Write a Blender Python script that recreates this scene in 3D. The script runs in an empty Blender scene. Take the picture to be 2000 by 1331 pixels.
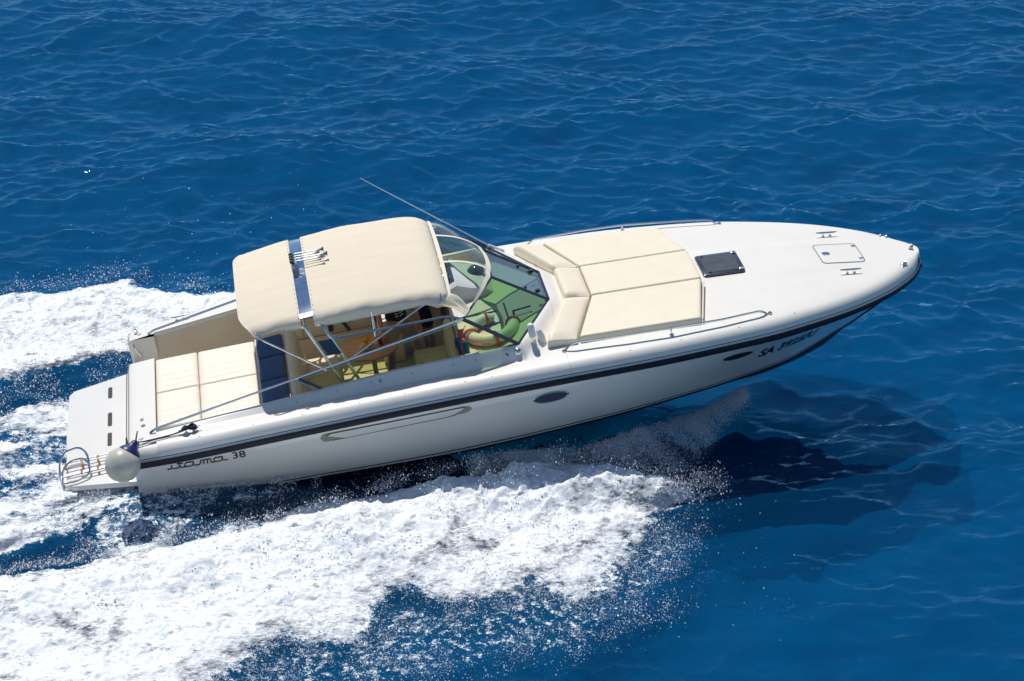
import bpy, bmesh, math, random
import numpy as np
from mathutils import Vector, Matrix
random.seed(7); rng=np.random.default_rng(11)
scene=bpy.context.scene; COL=scene.collection
V=Vector; R=math.radians; PI=math.pi
# ---------------------------------------------------------------- boat frame -> world
# boat frame: x forward from the transom, y to port, z up from the deck at the stern.
TRIM=R(7.4); ZW0=-0.90
BOAT=Matrix.Rotation(-TRIM,4,'Y')@Matrix.Translation((0,0,-ZW0))
# ---------------------------------------------------------------- camera
cd=bpy.data.cameras.new('camera'); cam=bpy.data.objects.new('camera',cd); COL.objects.link(cam)
cd.sensor_width=36; cd.lens=77.42; cd.clip_start=0.5; cd.clip_end=9000
rx,ry,rz=((0.9792639919,-0.1538751184,-0.1317743604),(-0.1892208362,-0.4623558985,-0.8662692989),(0.0723706381,0.8732407864,-0.4818848614))
cm=Matrix(((rx[0],-ry[0],-rz[0],3.02609),(rx[1],-ry[1],-rz[1],-26.67663),(rx[2],-ry[2],-rz[2],14.30680),(0,0,0,1)))
cam.matrix_world=BOAT@cm
scene.camera=cam
# ---------------------------------------------------------------- light
sdir=(BOAT.to_3x3()@V((-.04,.45,.89))).normalized()      # measured from the shadows on the deck
SUN_EL=math.asin(sdir.z); SUN_AZ=math.atan2(sdir.y,sdir.x)      # azimuth measured from +x towards +y
w=bpy.data.worlds.new('World'); scene.world=w; w.use_nodes=True
nt=w.node_tree; bg=nt.nodes['Background']; sky=nt.nodes.new('ShaderNodeTexSky'); sky.sky_type='NISHITA'
sky.sun_disc=False; sky.sun_elevation=SUN_EL; sky.sun_rotation=PI/2-SUN_AZ; sky.altitude=1500; sky.air_density=1.0; sky.dust_density=0.1; sky.ozone_density=3.5
nt.links.new(sky.outputs[0],bg.inputs[0]); bg.inputs[1].default_value=0.09
sd=bpy.data.lights.new('sun','SUN'); sun=bpy.data.objects.new('sun',sd); COL.objects.link(sun)
sd.energy=3.9; sd.angle=R(0.55); sd.color=(1.0,0.965,0.915)
sun.rotation_euler=sdir.to_track_quat('Z','Y').to_euler()
scene.cycles.max_bounces=6; scene.cycles.diffuse_bounces=3; scene.cycles.glossy_bounces=3; scene.cycles.transparent_max_bounces=12
vs=scene.view_settings; vs.view_transform='Standard'; vs.look='None'; vs.exposure=0.0; vs.gamma=1; vs.use_curve_mapping=False
# ---------------------------------------------------------------- materials
def S(r,g,b):   # sRGB 0-255 to linear
    f=lambda c:(c/255/12.92) if c/255<=.04045 else ((c/255+.055)/1.055)**2.4
    return (f(r),f(g),f(b),1)
def L(r,g,b): return (r,g,b,1)
def mat(name,col,rough=.5,metal=0,var=0,vscale=4,bump=0,bscale=60,coat=0,spec=.5,trans=0,stretch=None,wave=None):
    m=bpy.data.materials.new(name); m.use_nodes=True; n=m.node_tree; p=n.nodes['Principled BSDF']
    p.inputs['Base Color'].default_value=col; p.inputs['Roughness'].default_value=rough; p.inputs['Metallic'].default_value=metal
    p.inputs['Specular IOR Level'].default_value=spec; p.inputs['Coat Weight'].default_value=coat; p.inputs['Coat Roughness'].default_value=.06
    tc=n.nodes.new('ShaderNodeTexCoord'); vec=tc.outputs['Object']
    if stretch:
        mp=n.nodes.new('ShaderNodeMapping'); mp.inputs['Scale'].default_value=stretch; n.links.new(vec,mp.inputs[0]); vec=mp.outputs[0]
    if var:
        t=n.nodes.new('ShaderNodeTexNoise'); t.inputs['Scale'].default_value=vscale; t.inputs['Detail'].default_value=6; n.links.new(vec,t.inputs['Vector'])
        mr=n.nodes.new('ShaderNodeMapRange'); mr.inputs[1].default_value=.3; mr.inputs[2].default_value=.7; mr.inputs[3].default_value=1-var; mr.inputs[4].default_value=1+var*.4
        n.links.new(t.outputs[0],mr.inputs[0])
        mx=n.nodes.new('ShaderNodeMix'); mx.data_type='RGBA'; mx.blend_type='MULTIPLY'; mx.inputs[0].default_value=1; mx.inputs[6].default_value=col
        n.links.new(mr.outputs[0],mx.inputs[7]); n.links.new(mx.outputs[2],p.inputs['Base Color'])
    if bump or wave:
        b=n.nodes.new('ShaderNodeBump'); b.inputs['Distance'].default_value=.01
        if wave:   # folds / channels: (scale, strength, direction)
            t=n.nodes.new('ShaderNodeTexWave'); t.inputs['Scale'].default_value=wave[0]; t.bands_direction=wave[2]; t.inputs['Distortion'].default_value=wave[3] if len(wave)>3 else .4
            b.inputs['Strength'].default_value=wave[1]; n.links.new(vec,t.inputs['Vector']); n.links.new(t.outputs[1],b.inputs['Height'])
        else:
            t=n.nodes.new('ShaderNodeTexNoise'); t.inputs['Scale'].default_value=bscale; t.inputs['Detail'].default_value=5; n.links.new(vec,t.inputs['Vector'])
            b.inputs['Strength'].default_value=bump; n.links.new(t.outputs[0],b.inputs['Height'])
        n.links.new(b.outputs[0],p.inputs['Normal'])
    return m
def glass(name,tint,gloss=.9,rough=.02,haze=0,hazecol=(.8,.8,.8,1),ior=1.5):
    m=bpy.data.materials.new(name); m.use_nodes=True; n=m.node_tree; n.nodes.clear()
    o=n.nodes.new('ShaderNodeOutputMaterial'); t=n.nodes.new('ShaderNodeBsdfTransparent'); t.inputs[0].default_value=tint
    g=n.nodes.new('ShaderNodeBsdfGlossy'); g.inputs[0].default_value=L(gloss,gloss,gloss); g.inputs[1].default_value=rough
    ge=n.nodes.new('ShaderNodeNewGeometry'); dt=n.nodes.new('ShaderNodeVectorMath'); dt.operation='DOT_PRODUCT'; n.links.new(ge.outputs['Normal'],dt.inputs[0]); n.links.new(ge.outputs['Incoming'],dt.inputs[1])
    def mt(op,a,b):
        x=n.nodes.new('ShaderNodeMath'); x.operation=op
        for i,v in enumerate((a,b)):
            if hasattr(v,'links'): n.links.new(v,x.inputs[i])
            else: x.inputs[i].default_value=v
        return x.outputs[0]
    f0=((ior-1)/(ior+1))**2; k=mt('POWER',mt('SUBTRACT',1.0,mt('ABSOLUTE',dt.outputs['Value'],0)),5.0)
    fr_=mt('ADD',mt('MULTIPLY',k,1-f0),f0); fr_=mt('MULTIPLY',fr_,1.6)
    mx=n.nodes.new('ShaderNodeMixShader'); n.links.new(fr_,mx.inputs[0]); n.links.new(t.outputs[0],mx.inputs[1]); n.links.new(g.outputs[0],mx.inputs[2])
    out=mx
    if haze:
        d=n.nodes.new('ShaderNodeBsdfDiffuse'); d.inputs[0].default_value=hazecol; m2=n.nodes.new('ShaderNodeMixShader'); m2.inputs[0].default_value=haze
        n.links.new(mx.outputs[0],m2.inputs[1]); n.links.new(d.outputs[0],m2.inputs[2]); out=m2
    n.links.new(out.outputs[0],o.inputs[0]); return m
M={}
M['gel']=mat('white_gelcoat',L(.80,.77,.71),.22,var=.025,vscale=2.2,coat=.35,spec=.5)
M['deckgel']=mat('deck_gelcoat',L(.79,.76,.695),.42,var=.03,vscale=3,bump=.06,bscale=260)
M['hull']=mat('hull_gelcoat',L(.73,.70,.63),.14,var=.03,vscale=1.2,coat=.7)
M['liner']=mat('cockpit_liner',L(.66,.575,.45),.4,var=.04,vscale=3)
M['sole']=mat('cockpit_sole',L(.60,.56,.42),.5,var=.06,vscale=8,bump=.1,bscale=200)
M['navy']=mat('navy_rub_rail',L(.010,.011,.020),.5,spec=.3)
M['boot']=mat('black_boot_stripe',L(.01,.011,.018),.25)
M['antifoul']=mat('dark_antifouling',L(.02,.028,.05),.6,var=.3)
M['groove']=mat('grey_hull_groove',L(.16,.15,.12),.45)
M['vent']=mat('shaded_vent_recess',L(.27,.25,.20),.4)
M['steel']=mat('polished_steel',L(.78,.78,.78),.16,metal=1,var=.08,vscale=20)
M['mirror']=mat('mirror_steel_band',L(.62,.68,.76),.13,metal=1,var=.18,vscale=7,bump=.03,bscale=9)
M['alu']=mat('dark_aluminium_frame',L(.045,.055,.085),.28,metal=.6,coat=.4)
M['vinyl']=mat('cream_vinyl_cushion',L(.82,.73,.56),.5,var=.04,vscale=5,bump=.05,bscale=18)
M['ribvinyl']=mat('cream_channelled_vinyl',L(.83,.76,.62),.5,var=.03,vscale=5,bump=.04,bscale=30)
M['seatvinyl']=mat('tan_seat_vinyl',L(.70,.61,.42),.45,var=.05,vscale=6,bump=.05,bscale=25)
M['canvas']=mat('cream_canvas',L(.96,.89,.73),.85,var=.05,vscale=3,bump=.35,bscale=5,stretch=(.45,4.5,1.5))
def translucent(m,col,w_):
    n=m.node_tree; p=n.nodes['Principled BSDF']; o=n.nodes['Material Output']; t=n.nodes.new('ShaderNodeBsdfTranslucent'); t.inputs[0].default_value=col
    mx=n.nodes.new('ShaderNodeMixShader'); mx.inputs[0].default_value=w_; n.links.new(p.outputs[0],mx.inputs[1]); n.links.new(t.outputs[0],mx.inputs[2]); n.links.new(mx.outputs[0],o.inputs[0])
translucent(M['canvas'],L(.92,.76,.48),.30)
M['canvas_trim']=mat('canvas_binding',L(.80,.73,.60),.8,bump=.1,bscale=60)
M['blue']=mat('navy_blue_cushion',L(.008,.062,.19),.55,var=.10,vscale=6,bump=.15,bscale=14)
M['glass']=glass('green_tinted_glass',L(.47,.68,.42))
M['glass_side']=glass('olive_tinted_glass',L(.74,.76,.44),ior=1.4)
M['glass_mid']=glass('sky_sheen_tinted_glass',L(.36,.44,.48),haze=.10,hazecol=L(.25,.32,.40),ior=1.8)  # blue-grey tint and haze painted in for the sky reflected in the centre pane
M['clearvinyl']=glass('clear_vinyl_window',L(.90,.93,.95),rough=.04,haze=.01,ior=1.2)
M['smoke']=mat('smoked_acrylic',L(.035,.05,.08),.16,coat=.5,var=.1)
M['hatchglass']=mat('grey_acrylic_hatch',L(.085,.085,.085),.22,coat=.6,var=.25,vscale=9)
M['black']=mat('black_rubber',L(.012,.012,.014),.5)
M['letter']=mat('black_lettering',L(.012,.016,.022),.4)
M['logo']=mat('dark_grey_script_lettering',L(.05,.05,.045),.35,metal=.3)
M['white']=mat('white_plastic',L(.78,.78,.78),.35,var=.03)
M['fender']=mat('weathered_fender_vinyl',L(.56,.54,.44),.38,var=.22,vscale=5,bump=.05,bscale=12)
M['fenderblue']=mat('blue_fender_neck',L(.008,.02,.12),.4)
M['rope']=mat('dark_rope',L(.016,.024,.035),.8,bump=.8,bscale=160)
M['teak']=mat('varnished_teak',L(.78,.30,.05),.3,var=.3,vscale=3,stretch=(1,9,1),coat=.5)
M['wood']=mat('oiled_teak_rung',L(.45,.24,.10),.5,var=.3,vscale=12)
M['skin']=mat('tanned_skin',L(.42,.20,.12),.5,var=.08,vscale=9)
M['skin2']=mat('brown_skin',L(.27,.11,.065),.5,var=.08,vscale=9)
M['hair']=mat('dark_hair',L(.02,.014,.01),.6,bump=.6,bscale=90)
M['tee']=mat('black_cotton',L(.022,.018,.022),.9,bump=.3,bscale=24)
M['short']=mat('grey_cotton',L(.33,.30,.24),.9,bump=.3,bscale=20)
M['short2']=mat('navy_cotton',L(.008,.011,.028),.9,bump=.3,bscale=20)
M['print']=mat('white_shirt_print',L(.7,.68,.62),.8)
M['buoy']=mat('white_life_ring_foam',L(.78,.78,.72),.5,var=.06,vscale=9)
M['red']=mat('red_orange_strap',L(.70,.10,.03),.6)
M['noodpink']=mat('pink_foam',L(.75,.10,.16),.7,bump=.2,bscale=90)
M['noodblue']=mat('blue_foam',L(.0,.12,.38),.7,bump=.2,bscale=90)
M['lemon']=mat('yellow_fruit_skin',L(.80,.52,.02),.45,bump=.3,bscale=60,var=.1)
M['orange']=mat('orange_fruit_skin',L(.85,.30,.01),.45,bump=.35,bscale=70,var=.1)
M['redcup']=mat('dark_red_glass',L(.30,.015,.03),.15,coat=.6)
M['ceramic']=mat('pale_ceramic',L(.68,.68,.74),.2,coat=.5)
M['towel']=mat('navy_towel_cloth',L(.010,.022,.06),.95,bump=1,bscale=40)
M['instr']=mat('dark_blue_instrument_panel',L(.01,.03,.085),.18,coat=.6,var=.4,vscale=14)
M['green']=mat('green_foam_slipper',L(.12,.45,.06),.6)
# ---------------------------------------------------------------- mesh helpers
class MB:
    def __init__(s): s.v=[]; s.f=[]
    def add(s,vs,fs):
        o=len(s.v); s.v+= [tuple(v) for v in vs]; s.f+=[tuple(i+o for i in f) for f in fs]; return s
    def grid(s,P,closeu=False,closev=False,flip=False):
        n=len(P); m=len(P[0]); o=len(s.v)
        for r in P: s.v+=[tuple(p) for p in r]
        for i in range(n if closeu else n-1):
            for j in range(m if closev else m-1):
                a=o+i*m+j; b=o+i*m+(j+1)%m; c=o+((i+1)%n)*m+(j+1)%m; d=o+((i+1)%n)*m+j
                s.f.append((a,d,c,b) if flip else (a,b,c,d))
        return s
    def tube(s,pts,r,n=8,cap=True,rs=None):
        pts=[V(p) for p in pts]; P=[]; prev=None
        for i,p in enumerate(pts):
            t=(pts[min(i+1,len(pts)-1)]-pts[max(i-1,0)]).normalized()
            if prev is None: a=t.orthogonal().normalized()
            else: a=(prev-t*prev.dot(t)).normalized()
            prev=a; b=t.cross(a); rr=rs[i] if rs else r
            P.append([p+(a*math.cos(2*PI*k/n)+b*math.sin(2*PI*k/n))*rr for k in range(n)])
        o=len(s.v); s.grid(P,closev=True)
        if cap:
            s.f.append(tuple(o+k for k in range(n))[::-1]); e=o+(len(pts)-1)*n; s.f.append(tuple(e+k for k in range(n)))
        return s
    def lathe(s,prof,c,axis=(0,0,1),n=24):
        ax=V(axis).normalized(); a=ax.orthogonal().normalized(); b=ax.cross(a); c=V(c)
        P=[[c+ax*h+(a*math.cos(2*PI*k/n)+b*math.sin(2*PI*k/n))*max(r,1e-4) for k in range(n)] for r,h in prof]
        return s.grid(P,closev=True)
    def box(s,c,h,rot=None):
        c=V(c); h=V(h); vs=[]
        for x in(-1,1):
            for y in(-1,1):
                for z in(-1,1):
                    p=V((x*h.x,y*h.y,z*h.z)); p=(rot@p) if rot else p; vs.append(c+p)
        return s.add(vs,[(0,1,3,2),(4,6,7,5),(0,4,5,1),(2,3,7,6),(0,2,6,4),(1,5,7,3)])
    def prism(s,poly,th):    # polygon of 3D points (top), thickness vector
        n=len(poly); th=V(th); s.add([V(p) for p in poly]+[V(p)+th for p in poly],[tuple(range(n)),tuple(range(2*n-1,n-1,-1))]+[((i+1)%n,i,n+i,n+(i+1)%n) for i in range(n)]); return s
NOSPLIT={'deck','transom','cockpit_liner','cockpit_sole','hull','shirt_print','dashboard','name_script','registration_number','model_number','windscreen_frame','cockpit_rail','boarding_ladder','steering_wheel','locker_seam','compass','bow_chock','stern_chock','cleat','hatch_slide','wiper_arm','horn_bracket'}
def islands(me):
    """split a mesh into pieces that do not touch; me keeps the first, the others are returned as meshes"""
    bm=bmesh.new(); bm.from_mesh(me); bm.verts.ensure_lookup_table(); n=len(bm.verts); lab=[-1]*n; groups=[]
    for v in bm.verts:
        if lab[v.index]>=0: continue
        st=[v]; lab[v.index]=len(groups); g=[]
        while st:
            a=st.pop(); g.append(a.index)
            for e in a.link_edges:
                b=e.other_vert(a)
                if lab[b.index]<0: lab[b.index]=len(groups); st.append(b)
        groups.append(g)
    if len(groups)<2 or len(groups)>300: bm.free(); return []
    co=np.array([v.co for v in bm.verts]); bb=[(co[g].min(0)-.004,co[g].max(0)+.004) for g in groups]; par=list(range(len(groups)))
    def fd(i):
        while par[i]!=i: i=par[i]
        return i
    for i in range(len(groups)):
        for j in range(i):
            if (bb[i][0]<=bb[j][1]).all() and (bb[j][0]<=bb[i][1]).all(): par[fd(i)]=fd(j)
    roots=sorted(set(fd(i) for i in range(len(groups)))); bm.free()
    if len(roots)<2: return []
    out=[]; src=me.copy()
    for r in roots:
        b=bmesh.new(); b.from_mesh(src); b.verts.ensure_lookup_table()
        bmesh.ops.delete(b,geom=[v for v in b.verts if fd(lab[v.index])!=r],context='VERTS')
        if r==roots[0]: b.to_mesh(me)
        else:
            m2=bpy.data.meshes.new(me.name); b.to_mesh(m2); m2.materials.append(me.materials[0]); out.append(m2)
        b.free()
    bpy.data.meshes.remove(src); return out
def build(name,mb,m,parent=None,smooth=True,base=None,bevel=0,bseg=2,world=False,weld=0,angle=40,recalc=True):
    me=bpy.data.meshes.new(name)
    root=parent
    while root is not None and root.parent is not None: root=root.parent
    off=V(root['_b']) if root is not None else (V(base) if base is not None else V(mb.v[0]))
    me.from_pydata([tuple(V(v)-off) for v in mb.v],[],mb.f)
    bm=bmesh.new(); bm.from_mesh(me)
    if weld: bmesh.ops.remove_doubles(bm,verts=bm.verts,dist=weld)
    if recalc: bmesh.ops.recalc_face_normals(bm,faces=bm.faces)
    if bevel:
        es=[e for e in bm.edges if len(e.link_faces)==2 and e.calc_face_angle(0)>R(30)]
        bmesh.ops.bevel(bm,geom=es,offset=bevel,segments=bseg,affect='EDGES',profile=.5,clamp_overlap=True)
    if smooth:
        for f in bm.faces: f.smooth=True
        for e in bm.edges:
            if len(e.link_faces)==2 and e.calc_face_angle(0)>R(angle): e.smooth=False
    bm.to_mesh(me); bm.free(); me.update()
    me.materials.append(M[m] if isinstance(m,str) else m)
    if parent is not None and name not in NOSPLIT:
        extra=islands(me)
        for e in extra:
            o=bpy.data.objects.new(name,e); COL.objects.link(o); o.parent=parent
    o=bpy.data.objects.new(name,me); COL.objects.link(o)
    if parent is not None: o.parent=parent
    else:
        o.matrix_world=(Matrix.Translation(off) if world else BOAT@Matrix.Translation(off)); o['_b']=tuple(off)
    return o
def thing(name,label,cat,base,group=None):
    o=bpy.data.objects.new(name,None); COL.objects.link(o); o.empty_display_size=.2
    o.matrix_world=BOAT@Matrix.Translation(base); o['_b']=tuple(base); o['label']=label; o['category']=cat
    if group: o['group']=group
    return o
def tag(o,label,cat,group=None,kind=None):
    if label: o['label']=label
    if cat: o['category']=cat
    if group: o['group']=group
    if kind: o['kind']=kind
    return o
def interp(x,T):
    if x<=T[0][0]: return T[0][1]
    for (a,b),(c,d) in zip(T,T[1:]):
        if x<=c: return b+(d-b)*(x-a)/(c-a)
    return T[-1][1]
def sint(x,T):   # Catmull-Rom through the table
    if x<=T[0][0]: return T[0][1]
    if x>=T[-1][0]: return T[-1][1]
    for i in range(len(T)-1):
        if x<=T[i+1][0]: break
    x0,y0=T[i]; x1,y1=T[i+1]; h=x1-x0
    m0=(y1-T[i-1][1])/(x1-T[i-1][0]) if i>0 else (y1-y0)/h
    m1=(T[i+2][1]-y0)/(T[i+2][0]-x0) if i+2<len(T) else (y1-y0)/h
    t=(x-x0)/h
    return (2*t**3-3*t*t+1)*y0+(t**3-2*t*t+t)*h*m0+(-2*t**3+3*t*t)*y1+(t**3-t*t)*h*m1
def sstep(a,b,x):
    t=min(1,max(0,(x-a)/(b-a))); return t*t*(3-2*t)
# ---------------------------------------------------------------- hull form
WT=[(0,1.75),(.5,1.83),(1,1.88),(2,1.925),(3,1.955),(4.3,1.965),(5.6,1.95),(6.4,1.93),(7.1,1.885),(8,1.77),(8.6,1.66),(9.1,1.51),(9.6,1.33),(10,1.14),(10.4,.89),(10.65,.68),(10.85,.47),(10.97,.29),(11.03,.16)]
def W(x): return sint(x,WT) if x<11.03 else .16*math.sqrt(max(0,1-((x-11.03)/.045)**2))
def dk(x): return -.1856*x/11+.2439*(x/11)*(1-x/11)*4
XEND=11.075
CH=[(0,1.50),(1.7,1.54),(4.2,1.62),(6.3,1.42),(7.5,1.13),(8.34,.82),(9,.50),(9.45,.24),(9.95,.03),(11.1,.012)]
KZ=[(0,-1.62),(6,-1.66),(7,-1.70),(8,-1.74),(8.57,-1.73),(8.87,-1.68),(9.27,-1.58),(9.67,-1.42),(9.88,-1.27),(10.34,-1.02),(10.65,-.84),(10.89,-.64),(11.075,-.42)]
CZ=[(0,-1.06),(1.7,-1.035),(4.2,-1.035),(6.3,-1.06),(7.5,-1.12),(8.34,-1.20),(9,-1.27),(9.45,-1.27),(9.95,-1.20)]
def chine(x):
    zk=sint(x,KZ)+.0
    if x<9.95: return sint(x,CH),max(sint(x,CZ),zk)
    return .015,zk+.02
def zr(x): return dk(x)-.265+.035*sstep(8.5,11,x)    # lower edge of the rub rail
def side(x,t):
    zc=chine(x)[1]; z0=zr(x); q=1.35-.55*sstep(6.5,9.5,x); w_=W(x)-.012; yc=min(chine(x)[0],w_)
    return w_-(w_-yc)*t**q, z0+(zc-z0)*t
def side_y(x,z):
    z0=zr(x); zc=chine(x)[1]; return side(x,min(1,max(0,(z0-z)/(z0-zc))))[0]
XS=[i*.25 for i in range(0,33)]+[8.25+.15*i for i in range(0,14)]+[10.35,10.5,10.62,10.72,10.8,10.87,10.93,10.97,11.0,11.03,11.05,11.065,11.074]
boat=thing('motorboat','long white open motorboat speeding across the blue sea with cream canopy and sun pads','motorboat',(5.3,0,ZW0+.7))
def both(fn):
    for s in(-1,1): fn(s)
# topsides (outer hull shell, deck shoulder down to chine) : one part
mb=MB()
for s in(-1,1):
    P=[]
    for x in XS:
        row=[]; w_=W(x); d=dk(x)
        for k in range(13):
            y,z=side(x,k/12); row.append((x,s*y,z))
        P.append(row)
    mb.grid(P)
# transom, raked, under the deck
T=[]
for k in range(13):
    y,z=side(0,k/12); T.append([(-.0,-y,z),(0,-y*.5,z),(0,0,z),(0,y*.5,z),(0,y,z)])
mb.grid(T)
hull=build('hull',mb,'hull',boat,weld=.0005)
mb=MB()
for s in(-1,1):
    P=[]
    for x in XS:
        yc,zc=chine(x); zk=sint(x,KZ); zk=min(zk,zc)
        P.append([(x,s*yc,zc),(x,s*max(0,yc-.07),zc-.004),(x,s*yc*.6,zc+(zk-zc)*.42),(x,s*yc*.3,zc+(zk-zc)*.72),(x,0,zk)])
    mb.grid(P)
build('hull_bottom',mb,'antifoul',hull,weld=.0005)
# boot stripes following the chine
mb=MB()
for s in(-1,1):
    for t0,t1 in((.925,.945),(.985,1.02)):
        P=[]
        for x in XS:
            if x<.2: continue
            r=[]
            for t in(t0,t1):
                y,z=side(x,min(t,1)); r.append((x,s*(y+.004),z-(max(0,t-1)*.9)))
            P.append([(r[0][0],s*(abs(r[0][1])-.012),r[0][2]),r[0],r[1],(r[1][0],s*(abs(r[1][1])-.012),r[1][2])])
        mb.grid(P)
build('boot_stripe',mb,'boot',hull)
# rub rail: navy rubber with a bright insert, thin dark line above it
def band(z0,z1,out,matn,name,x0=0.0,par=None,th=.03,wrap=True):
    mb=MB(); xs=[x for x in XS if x>=x0]
    ring=[]
    for s in(-1,1):
        P=[]
        for x in (xs if s<0 else xs[::-1]):
            d=dk(x); sh=.035*sstep(8.5,11,x) if z0<-.25 else 0; nx=(W(min(x+.02,XEND-.001))-W(x-.02))/(.04 if x+.02<XEND-.001 else max(.001,XEND-.001-(x-.02))); k=1/math.sqrt(1+nx*nx); 
            yo=W(x); dx=-nx*k
            def pt(o,z): return (x+dx*o*(1 if abs(dx)<.999 else 1),s*(yo+k*o),d+z)
            P.append([pt(-.02,z0+sh),pt(out*.8,z0+sh),pt(out,z0+sh*.8+(z1-z0)*.25),pt(out,z0+(z1-z0)*.75),pt(out*.8,z1),pt(-.02,z1)])
        ring+=P
    mb.grid(ring); return build(name,mb,matn,par or boat,weld=.0004)
rr=band(-.262,-.178,.030,'navy','rub_rail')
band(-.1775,-.171,.014,'white','rail_insert',par=rr)
band(-.150,-.144,.004,'navy','pinstripe',par=rr)
# ---------------------------------------------------------------- deck
def yin(x):
    if x<=5.19: return 1.42+.08*sstep(.33,2.6,x)
    if x<5.78: return 1.50+(.42-1.50)*(x-5.19)/.59
    return 0
def crown(x,y):
    a=.065*sstep(4.6,6.2,x)*(1-sstep(9.0,11.0,x))
    w_=max(W(x),.2); c=a*(1-(y/w_)**2)
    c+=.022*(1-sstep(.42,.60,abs(y)*(1+.22*sstep(8.6,10.4,x))))*sstep(5.8,6.6,x)*(1-sstep(9.2,10.3,x))
    return c
def polyd(x,y):   # distance outside the cockpit / windscreen base line
    y=abs(y); best=9
    for (a,b) in(((.33,1.42),(2.6,1.5)),((2.6,1.5),(5.19,1.5)),((5.19,1.5),(5.78,.42)),((5.78,.42),(5.78,0))):
        ax,ay=a;bx,by=b; t=((x-ax)*(bx-ax)+(y-ay)*(by-ay))/((bx-ax)**2+(by-ay)**2); t=min(1,max(0,t))
        best=min(best,math.hypot(x-ax-t*(bx-ax),y-ay-t*(by-ay)))
    return best
HC=[(.33,.02),(.6,.03),(1.5,.06),(2.57,.115),(3.5,.16),(5.19,.185),(5.78,.145)]
def lip(x,y):
    d=polyd(x,y); h=interp(min(x,5.78),HC); wr=.10 if x<5.0 else .10+.16*sstep(5.0,5.5,x)
    return h*(1-sstep(0,1,max(0,(d-.025)/wr)) if x>5.0 else h and (1-min(1,max(0,(d-.03)/wr)))) 
def dz(x,y): return dk(x)+crown(x,y)+(lip(x,y) if x>=.33 else 0)
def shoulder(x):   # list of (inset,dz) from rub rail up to the flat deck
    return [(0.0,-.180),(.006,-.13),(.022,-.085),(.05,-.048),(.085,-.022),(.125,-.008),(.165,0.0)]
mb=MB()
fs=[.33,.34,.5,.75]+[1+.25*i for i in range(17)]+[5.1,5.19,5.25,5.35,5.45,5.55,5.65,5.72,5.779]
fore=[5.781,5.83,5.9,6.0,6.15,6.3]+[6.5+.25*i for i in range(8)]+[x for x in XS if x>=8.4]
for s in(-1,1):
    for stations in(fs,fore):
        P=[]
        for x in stations:
            w_=W(x); k=min(1,w_/.45); row=[(x,s*max(0,(w_-i*k)),dk(x)+h*max(k,.35)+(crown(x,w_)*0)) for i,h in shoulder(x)]
            y0=max(0,w_-.165*k); y1=yin(x)
            if stations is fs:
                ts=[0,.12,.24,.34,.44,.54,.64,.72,.8,.88,.94,1]
                ramp=.13 if x<5.0 else .3
                ys=[y0+(max(y1+ramp,y1)-y0)*t for t in(.25,.5,.75,1)] if y1+ramp<y0 else [y0-(y0-y1)*.1*t for t in range(1,5)]
                last=ys[-1]; ys+= [last+(y1-last)*t for t in(.15,.3,.45,.6,.75,.88,1)]
            else: ys=[y0+(y1-y0)*t for t in(.08,.16,.24,.32,.4,.48,.56,.62,.66,.70,.74,.78,.82,.88,.94,1)]
            row+=[(x,s*y,dz(x,y)) for y in ys]
            if stations is fs: row+=[(x,s*(y1-.02),dz(x,y1)-.004),(x,s*(y1-.035),dz(x,y1)-.03),(x,s*(y1-.0355),dz(x,y1)-.061)]
            P.append(row)
        mb.grid(P)
# plinth cut across the centre
mb.grid([[(5.78,y,dz(5.781,y)) for y in(-.42,-.2,0,.2,.42)],[(5.76,y,dz(5.781,y)-.02) for y in(-.40,-.2,0,.2,.40)],[(5.75,y,.2) for y in(-.39,-.2,0,.2,.39)]])
# aft deck strip across the transom with the walkway notch on the port side
for ya,yb in((-1.75,.66),(1.36,1.75)):
    P=[]
    for x in(-.05,-.045,-.03,0,.1,.2,.3,.33):
        w_=W(max(x,0)); row=[]
        ys=[ya+(yb-ya)*i/14 for i in range(15)]
        for y in ys:
            yy=y*w_/1.75 if abs(y)>1.3 else y
            e=w_-abs(yy); drop=0
            if e<.165: drop=interp(e,[(0,-.18),(.006,-.13),(.022,-.085),(.05,-.048),(.085,-.022),(.125,-.008),(.165,0)])
            row.append((x,yy,dk(max(x,0))+drop-(.0 if x>=0 else (.02 if x>-.04 else .05 if x>-.048 else .1))))
        P.append(row)
    mb.grid(P)
# rounded quarters
for s in(-1,1):
    mb.grid([[ (x,s*(W(max(x,0))-i+(.0)),dk(0)+h) for i,h in shoulder(0)] for x in(-.05,0,.1,.2,.33)])
deck=build('deck',mb,'deckgel',boat,weld=.001,angle=35)
# transom upper apron between deck edge and platform
mb=MB()
mb.grid([[(-.05,y,z) for z in(-.02,-.1,-.3,-.66)] for y in(-1.6,-1.2,0,.64,.66)])
mb.grid([[(-.05,y,z) for z in(-.02,-.1,-.3,-.66)] for y in(1.36,1.5,1.6)])
for s in(-1,1): mb.grid([[(-.05,s*1.6,z),(-.03,s*1.70,z-.01),(0.01,s*(side_y(0,z)+.002),z)] for z in(-.13,-.3,-.45,-.66)])
mb.grid([[(x,.66,0.0),(x,.66,-.52)] for x in(-.05,.33)]); mb.grid([[(x,1.36,0.0),(x,1.36,-.52)] for x in(-.05,.33)])
mb.grid([[(-.05,.66,-.52),(-.05,1.36,-.52)],[(.33,.66,-.52),(.33,1.36,-.52)]])
build('transom',mb,'gel',boat,weld=.0005)
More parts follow.
